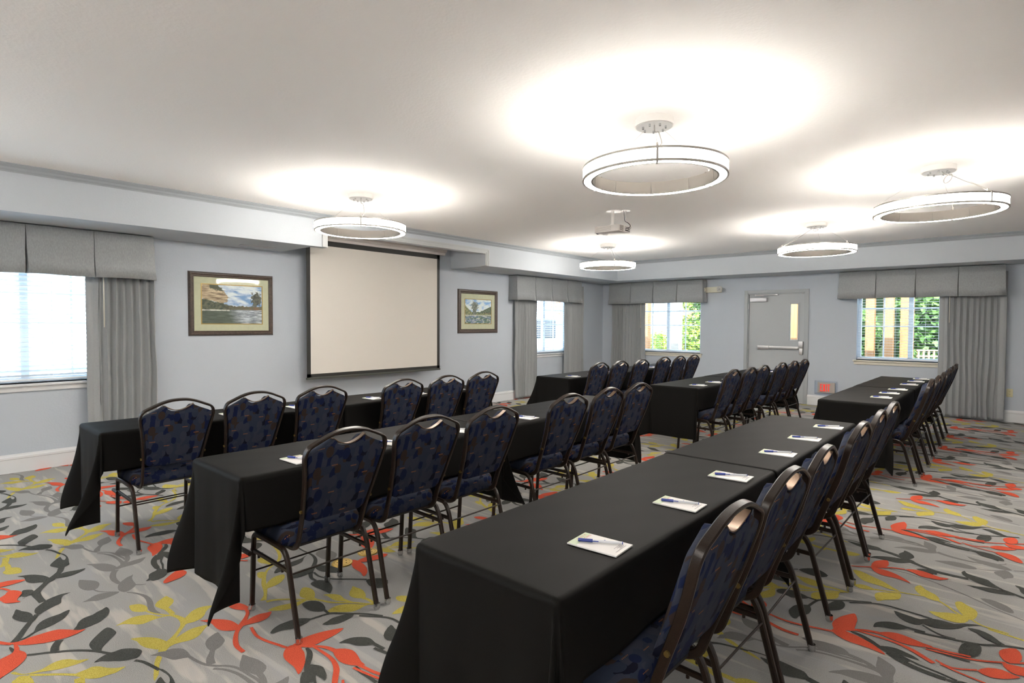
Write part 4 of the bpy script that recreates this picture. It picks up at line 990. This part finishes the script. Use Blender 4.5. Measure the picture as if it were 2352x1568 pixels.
# ------------------------------------------------------------------ rows: key -> (edge x at chairs, far edge x, first y, split, last y, yaw, rear foot x, chair ys)
ROWS = {
 'A': dict(x0=-1.355, x1=-.812, y=(1.095, 2.795, 2.825, 4.47), drift=.0085, foot=(-0.61, -0.61, -0.61, -0.61, -0.61, -0.61), ch=(1.50, 2.00, 2.460, 3.195, 3.705, 4.175), name='row nearest the camera'),
 'B': dict(x0=-4.625, x1=-4.115, y=(.925, 2.635, 2.665, 4.33), drift=.012, foot=(-3.925, -3.95, -3.945, -3.94, -3.92, -3.97), ch=(1.275, 1.768, 2.266, 3.022, 3.50, 4.03), name='front row below the projection screen'),
 'C': dict(x0=-3.022, x1=-2.482, y=(1.055, 2.755, 2.785, 4.50), drift=.003, foot=(-2.305, -2.305, -2.285, -2.305, -2.308, -2.315), ch=(1.430, 1.905, 2.375, 3.143, 3.645, 4.118), name='middle row in front of camera'),
 'D': dict(x0=-4.600, x1=-4.080, y=(5.725, 7.305, 7.335, 8.96), drift=.006, foot=(-3.885, -3.88, -3.825, -3.865, -3.83, -3.805), ch=(6.005, 6.490, 6.955, 7.70, 8.15, 8.60), name='far left row by corner windows'),
 'F': dict(x0=-3.02, x1=-2.465, y=(5.78, 7.305, 7.335, 8.95), drift=.012, foot=(-2.27, -2.245, -2.25, -2.235, -2.22, -2.21), ch=(6.072, 6.530, 6.99, 7.65, 8.13, 8.59), name='far middle row before grey door'),
 'E': dict(x0=-1.305, x1=-.762, y=(5.715, 7.29, 7.32, 8.88), drift=.010, foot=(-0.592, -0.58, -0.578, -0.575, -0.575, -0.575), ch=(6.212, 6.712, 7.19, 7.89, 8.41, 8.91), name='far right row by timber post window'),
}
ORD = ['first', 'second', 'third', 'fourth', 'fifth', 'sixth']
TZ = .722
# folding table: top plus two bent tube leg frames
def make_table(L, W_, label):
    t = thing('folding_table', label, 'table')
    bm = bmesh.new(); bx(bm, -W_/2, -L/2, TZ-.022, W_/2, L/2, TZ, .006); fin('tabletop', bm, TABLEM, t, auto=30)
    bm = bmesh.new(); bx(bm, -W_/2+.02, -L/2+.02, TZ-.05, -W_/2+.035, L/2-.02, TZ-.022); bx(bm, W_/2-.035, -L/2+.02, TZ-.05, W_/2-.02, L/2-.02, TZ-.022); fin('apron_rail', bm, TABLEM, t)
    for s in (-1, 1):
        y = s*(L/2-.115)
        for sx in (-1, 1):
            bm = bmesh.new(); sweep(bm, fillet([(sx*.205, y, .0), (sx*.205, y, .215), (sx*.17, y, .255), (sx*.035, y, .285), (sx*.030, y, TZ-.03)], [0, .06, .06, .03, 0], 5), .026, .026, rnd=12); fin('leg', bm, TUBE, t, auto=40)
        bm = bmesh.new(); sweep(bm, [(-.05, y, .30), (.05, y, .30)], .02, .02); sweep(bm, [(0, y, .50), (0, y-s*.25, TZ-.03)], .012, .016); fin('leg_brace', bm, TUBE, t)
    return t
# draped cloth: top, hanging sides, gathered corners
def make_cloth(W_, L, side, end0, end1, seed, label, corners, side_far=None, flat0=0):
    rnd = random.Random(seed); t = thing('tablecloth', label, 'tablecloth', group='black tablecloths')
    side_far = side if side_far is None else side_far
    def axis(neg, half, pos, n_mid, n_out):
        a = [-half-neg*(1-i/n_out) for i in range(n_out)]; a += [-half-.0, ] if False else []
        a += [-half+2*half*i/n_mid for i in range(n_mid+1)]; a += [half+pos*(i+1)/n_out for i in range(n_out)]
        fine = [-half-q for q in (.006, .014, .024, .036)]+[half+q for q in (.006, .014, .024, .036)]
        return sorted(set(round(q, 5) for q in a+fine))
    U = axis(side_far, W_/2, side, 10, 13); V = axis(end0, L/2, end1, 26, 18)
    if flat0: V = [-L/2-flat0, -L/2-flat0*.5]+[q for q in V if q >= -L/2-1e-6]
    rho = .022; zt = .732
    def bend(s):
        a = min(s/rho, PI/2); h = rho*math.sin(a); d = rho*(1-math.cos(a)); rest = max(0, s-rho*PI/2); return h, d+rest
    vs = []
    ph = [rnd.uniform(0, 6) for _ in range(8)]
    for v in V:
        for u in U:
            du = max(0, abs(u)-W_/2); dv = max(0, abs(v)-L/2) if not (flat0 and v < 0) else 0; su = 1 if u > 0 else -1; sv = 1 if v > 0 else -1
            x, y = max(-W_/2, min(W_/2, u)), (min(L/2, v) if flat0 else max(-L/2, min(L/2, v))); z = zt+.0008*math.sin(u*31+ph[0])*math.sin(v*17+ph[1])
            if du > 0 and dv > 0:
                r = math.hypot(du, dv); th = math.atan2(dv, du)/(PI/2); c = corners[(0 if sv < 0 else 2)+(1 if su > 0 else 0)]
                h, d = bend(r); g = min(1, r/.10)
                lobes, amp, cent, spread = c
                Rr = amp*r*g*(.35+.65*min(1, r/.55))*(abs(math.sin(lobes*PI*th))**1.25)*(1 if lobes == 1 else (.70+.30*(th > .5)))
                phi = (cent+spread*(th-.5)*1.0)
                base = 1-g
                nx, ny = math.cos(th*PI/2)*h*(1-g*.35), math.sin(th*PI/2)*h*(1-g*.35)
                x += su*(nx+Rr*math.cos(phi)); y += sv*(ny+Rr*math.sin(phi))
                z -= max(0, math.sqrt(max(0, d*d-Rr*Rr)))
            elif du > 0:
                h, d = bend(du); x += su*(h+d*(.020+.020*math.sin(v*6+ph[2]+su)+.018*math.sin(v*17+ph[3])*min(1, d/.3))); z -= d; z += .004*math.sin(v*3+ph[6])*d*4
            elif dv > 0:
                h, d = bend(dv); y += sv*(h+d*(.018+.020*math.sin(u*13+ph[4])+.010*math.sin(u*41+ph[5]))); z -= d
            vs.append((x, y, z))
    n = len(U); fs = [(j*n+i, j*n+i+1, (j+1)*n+i+1, (j+1)*n+i) for j in range(len(V)-1) for i in range(n-1)]
    o = raw('cloth', vs, fs, CLOTH, t, True)
    md = o.modifiers.new('smooth', 'SUBSURF'); md.levels = 1; md.render_levels = 1
    md = o.modifiers.new('thick', 'SOLIDIFY'); md.thickness = .0014; md.offset = -1
    return t
proto_chair = make_chair('x')
index_children()
def make_pad():
    t = thing('notepad', 'x', 'notepad')
    bm = bmesh.new(); bx(bm, -.0825, -.054, 0, .0825, .054, .0042); fin('paper_block', bm, PAPER, t)
    raw('printed_header', [(-.082, -.0535, .0045), (-.050, -.0535, .0045), (-.062, .0535, .0045), (-.082, .0535, .0045)], [(0, 1, 2, 3)], GREENP, t)
    def text(body, size, x, y, m, nm):
        cu = bpy.data.curves.new('t', 'FONT'); cu.body = body; cu.size = size; cu.align_x = 'CENTER'; cu.extrude = 0
        o = bpy.data.objects.new('t', cu); COL.objects.link(o); o.rotation_euler = (0, 0, 0); dg = bpy.context.evaluated_depsgraph_get(); me = bpy.data.meshes.new_from_object(o.evaluated_get(dg))
        for v in me.vertices: v.co = Vector((x+v.co.y*1, y-v.co.x, .0048)) if False else Vector((x-v.co.y, y+v.co.x, .0048))
        bpy.data.objects.remove(o); me.materials.clear(); return link(nm, me, m, t)
    text('WRITE IT', .0135, -.066, .012, REDINK, 'printed_lettering'); text('DOWN', .0135, -.052, .020, REDINK, 'printed_lettering')
    bm = bmesh.new()
    for k, (a, b) in enumerate(((-.01, .03), (.0, .028), (.005, .03), (-.03, .035))): bx(bm, .052+k*.0055, a-.0, .0043, .0532+k*.0055, b, .0048)
    fin('small_print', bm, GREYINK, t)
    return t
def make_pen():
    t = thing('ballpoint_pen', 'x', 'pen')
    bm = bmesh.new(); cyl(bm, (-.02, 0, .0048), (.066, 0, .0048), .0043, 14); fin('barrel', bm, PENW, t, auto=40)
    bm = bmesh.new(); cyl(bm, (-.066, 0, .0050), (-.022, 0, .0050), .0050, 14); cp = fin('cap', bm, BLUEP, t, auto=40)
    bm = bmesh.new(); bx(bm, -.064, -.0085, .005, -.004, -.0062, .0078, .0006); bx(bm, -.066, -.0085, .004, -.058, -.003, .0078); fin('clip', bm, BLUEP, cp)
    bm = bmesh.new(); cyl(bm, (.066, 0, .0048), (.0685, 0, .0048), .0042, 14); fin('end_plug', bm, BLUEP, t, auto=40)
    bm = bmesh.new(); bx(bm, .012, -.0016, .00895, .016, .0016, .0094); fin('printed_mark', bm, BLUEP, t)
    return t
pad0 = make_pad(); pen0 = make_pen(); index_children()
used = {'c': False, 'p': False, 'n': False}
def inst(proto, key, loc, rz, label, group):
    if not used[key]: o = proto; used[key] = True
    else: o = dup(proto)
    o.location = loc; o.rotation_euler = (0, 0, rz); o['label'] = label; o['group'] = group; return o
# corner specs: (lobes, amp, direction angle (0 = along x, 90deg = along y), spread) for (near-left, near-right, far-left, far-right)
def K(l, a, d, s): return (l, a, math.radians(d), math.radians(s))
CORN = {
 'A0': (K(1, .34, 25, 60), K(2, .24, 45, 110), K(1, .12, 5, 10), K(1, .16, 5, 10)), 'A1': (K(1, .12, 5, 10), K(1, .16, 5, 10), K(1, .35, 35, 60), K(1, .35, 45, 60)),
 'B0': (K(1, .36, 25, 60), K(2, .32, 45, 110), K(1, .15, 5, 10), K(2, .30, 8, 10)), 'B1': (K(1, .15, 5, 10), K(2, .30, 8, 10), K(1, .35, 40, 60), K(1, .22, 80, 20)),
 'C0': (K(1, .36, 22, 60), K(2, .27, 45, 110), K(1, .15, 5, 10), K(2, .34, 8, 10)), 'C1': (K(1, .15, 5, 10), K(2, .34, 8, 10), K(1, .35, 40, 60), K(1, .22, 80, 20)),
 'D0': (K(1, .42, 20, 50), K(2, .30, 30, 50), K(1, .15, 5, 10), K(1, .2, 5, 10)), 'D1': (K(1, .15, 5, 10), K(1, .2, 5, 10), K(1, .35, 40, 60), K(1, .22, 80, 20)),
 'F0': (K(1, .32, 30, 50), K(2, .18, 50, 60), K(1, .15, 5, 10), K(1, .2, 5, 10)), 'F1': (K(1, .15, 5, 10), K(1, .2, 5, 10), K(1, .35, 40, 60), K(1, .38, 30, 50)),
 'E0': (K(1, .34, 25, 50), K(1, .25, 40, 60), K(1, .15, 5, 10), K(1, .2, 5, 10)), 'E1': (K(1, .15, 5, 10), K(1, .2, 5, 10), K(1, .35, 40, 60), K(1, .2, 80, 20)),
}
RR = random.Random(3)
for key, r in ROWS.items():
    ys = r['y']
    for i in range(2):
        a, b = ys[2*i], ys[2*i+1]; L = b-a; cy = (a+b)/2; dx = r['drift']*(cy-ys[0]); cx = (r['x0']+r['x1'])/2+dx; W_ = r['x1']-r['x0']-.03
        pos = ('near' if i == 0 else 'far')+' end'
        rot = -r['drift']
        tb = make_table(L-.05, W_-.03, 'folding table under black cloth, %s of the %s' % (pos, r['name'])); tb.location = (cx, cy, 0); tb.rotation_euler.z = rot; tb['group'] = 'folding tables under black cloths'
        cl = make_cloth(W_+.008*i, L-.04, .25, .56 if i == 0 else .50, .50 if i == 0 else .56, ord(key)*2+i, 'black tablecloth, %s of the %s' % (pos, r['name']), CORN[key+str(i)], flat0=.10 if i else 0)
        cl.location = (cx, cy, .0016*i); cl.rotation_euler.z = rot
    for k, y in enumerate(r['ch']):
        fx = r['foot'][k]
        inst(proto_chair, 'c', (fx, y, 0), PI-r['drift']+RR.uniform(-.02, .02), 'blue patterned banquet chair, %s from near end of %s' % (ORD[k], r['name']), 'banquet chairs in the '+r['name'])
        px = r['x1']+r['drift']*(y-ys[0])-.108+RR.uniform(-.008, .008); py = ys[0]+(y-ys[0])*1.0-.025+RR.uniform(-.01, .01)
        if key == 'E': py = (6.209, 6.647, 7.098, 7.781, 8.266, 8.70)[k]; px = (-.885, -.880, -.866, -.845, -.832, -.822)[k]
        if key == 'A': py = (1.455, 1.985, 2.498, 3.117, 3.631, 4.145)[k]; px = (-.918, -.908, -.908, -.892, -.893, -.878)[k]
        if key == 'C': py = (1.386, 1.93, 2.423, 3.097, 3.68, 4.12)[k]
        if key == 'B': py = (1.27, 1.752, 2.258, 2.975, 3.469, 3.969)[k]; px -= .05
        pr = RR.uniform(-.06, .06)+(.05 if key in 'AE' else .35 if (key, k) in (('C', 1), ('C', 2)) else 0)
        inst(pad0, 'n', (px, py, .7340), pr, 'white notepad, %s from near end of %s' % (ORD[k], r['name']), 'notepads on the '+r['name'])
        inst(pen0, 'p', (px-.002, py+.004, .7388), pr+.42+RR.uniform(-.12, .12), 'blue capped white pen on %s notepad of the %s' % (ORD[k], r['name']), 'pens on the '+r['name'])

# ------------------------------------------------------------------ brass floor outlets
for (x, y, lb) in ((-2.927, 2.01, 'round brass floor outlet cover, the farther one beneath middle row table'), (-2.904, 1.818, 'round brass floor outlet cover, the nearer one beneath middle row table')):
    t = thing('floor_outlet', lb, 'floor outlet', (x, y, 0), .4, 'brass floor outlet covers')
    bm = bmesh.new(); cyl(bm, (0, 0, 0), (0, 0, .006), .062, 36, .056); fin('cover', bm, BRASS, t, auto=40)
    ring_band('engraved_ring', [(.044, .006), (.0455, .006), (.0455, .0066), (.044, .0066)], BRASSD, t, seg=32)
    bm = bmesh.new()
    for a in range(5): cyl(bm, (.028*math.cos(a*1.26), .028*math.sin(a*1.26), .006), (.028*math.cos(a*1.26), .028*math.sin(a*1.26), .0075), .004, 8)
    fin('screw', bm, CHROME, t)

# ------------------------------------------------------------------ outside the windows
PAVE = mat('patio_concrete', (.50, .49, .47), .9, bump=(8, .2, .01), noise_col=(3, (.56, .55, .53)))
struct(box('ground_patio', -30, YB+T, -.2, 20, 40, -.06, PAVE)); struct(box('ground_drive', -40, -25, -.2, XL-T, 40, -.06, mat('pale_drive', (.62, .62, .62), .9)))
BRK = bpy.data.materials.new('red_brick'); BRK.use_nodes = True
nt = BRK.node_tree; b_ = nt.nodes['Principled BSDF']; b_.inputs['Roughness'].default_value = .85; tx = nt.nodes.new('ShaderNodeTexBrick'); tc = nt.nodes.new('ShaderNodeTexCoord')
sp = nt.nodes.new('ShaderNodeSeparateXYZ'); cb = nt.nodes.new('ShaderNodeCombineXYZ'); nt.links.new(tc.outputs['Object'], sp.inputs[0]); nt.links.new(sp.outputs['X'], cb.inputs[0]); nt.links.new(sp.outputs['Z'], cb.inputs[1]); nt.links.new(cb.outputs[0], tx.inputs['Vector'])
tx.inputs['Color1'].default_value = (.36, .12, .08, 1); tx.inputs['Color2'].default_value = (.46, .19, .13, 1); tx.inputs['Mortar'].default_value = (.5, .45, .4, 1); tx.inputs['Scale'].default_value = 4.4; tx.inputs['Mortar Size'].default_value = .02; nt.links.new(tx.outputs['Color'], b_.inputs['Base Color'])
WOOD = mat('orange_cedar', (.36, .175, .075), .6, bump=(30, .2, .003), noise_col=(6, (.45, .24, .11), (9, 9, .5)))
WOODG = mat('weathered_post', (.36, .31, .27), .7, noise_col=(6, (.44, .38, .33), (9, 9, .5)))
LEAF = mat('ivy_leaf', (.055, .16, .035), .5, noise_col=(3, (.16, .30, .08))); LEAFY = mat('sun_tinted_leaf', (.22, .40, .05), .5, noise_col=(2.5, (.50, .58, .10)))  # the yellow green leaf has sunlight put into its colour
SIDING = mat('white_siding', (.78, .80, .82), .7); BLUEG = mat('blue_grey_shutter', (.30, .36, .48), .6)
def post(x, y, w_, h, m, label, name='timber_post'):
    t = thing(name, label, 'post', (x, y, -.06)); box('shaft', -w_/2, -w_/2, 0, w_/2, w_/2, h, m, t, .008); box('post_base', -w_/2-.03, -w_/2-.03, 0, w_/2+.03, w_/2+.03, .14, m, t, .01); return t
post(-2.02, 12.75, .15, 2.9, WOOD, 'leftmost orange timber post outside the right back window')
post(-1.70, 12.55, .16, 2.9, WOOD, 'middle orange timber post outside the right back window')
post(-1.46, 12.95, .20, 2.9, WOOD, 'right orange timber post outside the right back window')
post(-3.36, 12.60, .20, 2.9, WOOD, 'orange timber post seen through the door glass')
post(-5.98, 12.75, .22, 2.9, WOODG, 'grey brown porch post behind left back window')
post(-6.68, 12.6, .16, 2.9, WOOD, 'timber post at left edge of left back window')
def leaves(name, parent, centre, size, n, m, seed, sz=.075, shape='box'):
    rnd = random.Random(seed); vs, fs = [], []
    for i in range(n):
        while True:
            p = Vector((rnd.uniform(-1, 1), rnd.uniform(-1, 1), rnd.uniform(-1, 1)))
            if shape == 'box' or p.length < 1: break
        p = Vector((p.x*size[0], p.y*size[1], p.z*size[2]))
        if noise.noise(p*1.6+Vector((seed, 0, 0))) < -.22: continue
        p += Vector(centre); s = sz*rnd.uniform(.6, 1.2); a = Vector((rnd.uniform(-1, 1), rnd.uniform(-1, .3), rnd.uniform(-1, .6))).normalized(); c = a.cross(Vector((rnd.uniform(-1, 1), rnd.uniform(-1, 1), rnd.uniform(-1, 1)))).normalized()
        b = len(vs); vs += [p-a*s, p+c*s*.5-a*s*.2, p+c*s*.38+a*s*.5, p+a*s, p-c*s*.38+a*s*.5, p-c*s*.5-a*s*.2]; fs.append(tuple(range(b, b+6)))
    o = raw(name, vs, fs, m, parent); o['kind'] = 'stuff'; return o
t = thing('ivy_hedge', 'dark green ivy growing behind the orange timber posts', 'hedge', (-1.6, 14.1, -.06)); leaves('ivy_foliage', t, (0, 0, 1.6), (1.25, .22, 1.6), 5200, LEAF, 2); box('ivy_backing_board', -1.25, .28, 0, 1.25, .34, 3.1, mat('hedge_shadow', (.05, .09, .035), .9), t)  # backing behind the leaves, shade inside the ivy put into its dark colour
t = thing('garden_shrub', 'leafy green shrub in the right pane of post window', 'shrub', (-.35, 13.2, -.06)); leaves('shrub_foliage', t, (0, 0, 1.75), (.55, .45, 1.1), 2600, LEAF, 5, shape='ball'); bm = bmesh.new(); cyl(bm, (0, 0, 0), (0, 0, 1.4), .04, 8); fin('stem', bm, WOODG, t)
t = thing('garden_tree', 'sunlit yellow green tree filling right side of left back window', 'tree', (-6.02, 14.3, -.06)); leaves('tree_foliage', t, (0, 0, 1.45), (.62, .6, 1.55), 5200, LEAFY, 8, .06, 'ball'); leaves('shade_tinted_foliage', t, (.12, .15, 1.3), (.55, .5, 1.4), 2600, LEAF, 9, .06, 'ball'); bm = bmesh.new(); cyl(bm, (0, 0, 0), (0, 0, 1.5), .05, 8); fin('trunk', bm, WOODG, t)  # second leaf set in darker green paints shade into the crown
t = thing('garden_shrub', 'low bushy green shrub in left pane of left back window', 'shrub', (-7.08, 14.2, -.06)); leaves('shrub_foliage', t, (0, 0, .62), (.62, .4, .66), 1900, LEAFY, 12, .055, 'ball'); bm = bmesh.new(); cyl(bm, (0, 0, 0), (0, 0, .6), .03, 8); fin('stem', bm, WOODG, t)
def building():
    t = thing('brick_building', 'red brick building across the patio with white siding', 'building', (-9, 19, -.06))
    box('brick_wall', -5.5, 0, 0, 6.2, .4, 2.75, BRK, t); box('eave', -5.6, -.25, 2.75, 6.3, .5, 2.95, SIDING, t)
    for k, x in enumerate((-1.15, 1.6, 4.6)):
        bm = bmesh.new(); bx(bm, x, -.04, .95, x+.9, .02, 2.5); f = fin('window_surround', bm, SIDING, t); box('window_pane', x+.08, -.05, 1.03, x+.82, -.035, 2.42, mat('far_window_glass', (.62, .70, .78), .2), f)
building()
t = thing('brick_building', 'brick wall with blue grey shutter behind the shrub', 'building', (1.2, 16.2, -.06)); box('brick_wall', -2.6, 0, 0, 5, .4, 3.0, BRK, t); box('shutter', -2.15, -.06, .9, -1.3, 0, 2.4, BLUEG, t); bm = bmesh.new(); bx(bm, -2.25, -.07, .8, -2.15, 0, 2.5); bx(bm, -1.3, -.07, .8, -1.2, 0, 2.5); fin('shutter_trim', bm, SIDING, t)
t = thing('brick_building', 'narrow brick pier at the left of post window', 'building', (-3.35, 15.2, -.06)); box('brick_wall', -.5, 0, 0, .5, .4, 2.35, BRK, t)
def patio_chair():
    t = thing('wicker_patio_chair', 'wicker patio chair low in the post window', 'patio chair', (-.92, 12.9, -.06), .5); WK = mat('pale_wicker', (.42, .30, .20), .7, bump=(60, .4, .004))
    bm = bmesh.new(); bx(bm, -.3, -.28, .38, .3, .28, .46, .02); fin('seat', bm, WK, t, auto=30)
    bm = bmesh.new()
    for k in range(7): bx(bm, -.28+k*.085, .26, .46, -.25+k*.085, .285, 1.02)
    for k in range(5): bx(bm, -.3, .255, .55+k*.11, .3, .29, .575+k*.11)
    fin('backrest', bm, WK, t)
    for sx in (-1, 1):
        bm = bmesh.new(); sweep(bm, fillet([(sx*.3, .27, .46), (sx*.3, .27, .68), (sx*.3, -.25, .66), (sx*.3, -.26, .40)], .05), .03, .03); fin('armrest', bm, WK, t)
        for sy in (-1, 1): box('leg', sx*.28-.018, sy*.25-.018, 0, sx*.28+.018, sy*.25+.018, .38, WK, t)
patio_chair()
t = thing('parked_van', 'pale van parked outside the narrow left window', 'van', (-11.5, 13.2, -.06), 1.45)
VB = mat('van_paint', (.62, .64, .66), .3); bm = bmesh.new()
pr = [(-2.3, .35), (2.3, .35), (2.35, .9), (1.7, 1.1), (1.15, 1.75), (-2.2, 1.8), (-2.35, 1.0)]
va = [bm.verts.new((a, -.9, z)) for a, z in pr]; vb = [bm.verts.new((a, .9, z)) for a, z in pr]; bm.faces.new(va); bm.faces.new(vb[::-1])
for i in range(len(pr)): bm.faces.new((va[i], vb[i], vb[(i+1) % 7], va[(i+1) % 7]))
bmesh.ops.bevel(bm, geom=list(bm.edges), offset=.08, segments=2, affect='EDGES'); fin('body', bm, VB, t, auto=40)
bm = bmesh.new(); bx(bm, -2.0, -.93, 1.05, .9, -.88, 1.6, .02); bx(bm, -2.0, .88, 1.05, .9, .93, 1.6, .02); fin('side_glass', bm, mat('dark_glass', (.08, .10, .12), .1), t)
for x in (-1.5, 1.5):
    for s in (-1, 1):
        bm = bmesh.new(); cyl(bm, (x, s*.78, .34), (x, s*.96, .34), .34, 24); fin('wheel', bm, DARK, t, auto=40)
t = thing('garden_hedge', 'clipped green hedge beyond the narrow left window', 'hedge', (-16.2, 13.5, -.06)); leaves('hedge_foliage', t, (0, 0, 1.0), (.6, 4.5, 1.0), 5000, LEAF, 15, .09); box('hedge_core', -.5, -4.4, 0, .4, 4.4, 1.85, mat('hedge_shadow', (.05, .09, .035), .9), t)  # core coloured dark to stand for shade inside the hedge
for (a, wl) in ((W1, 'l'), (W2, 'l'), (W5, 'l'), (W3, 'b'), (W4, 'b')):
    c = (a[0]+a[1])/2; sx, sz = a[1]-a[0], a[3]-a[2]; z = (a[2]+a[3])/2
    if wl == 'l': portal((XL-T-.02, c, z), (0, -PI/2, 0), sz, sx)
    elif wl == 'b': portal((c, YB+T+.02, z), (-PI/2, 0, 0), sx, sz)
    else: portal((c, YR-T-.02, z), (PI/2, 0, 0), sx, sz)
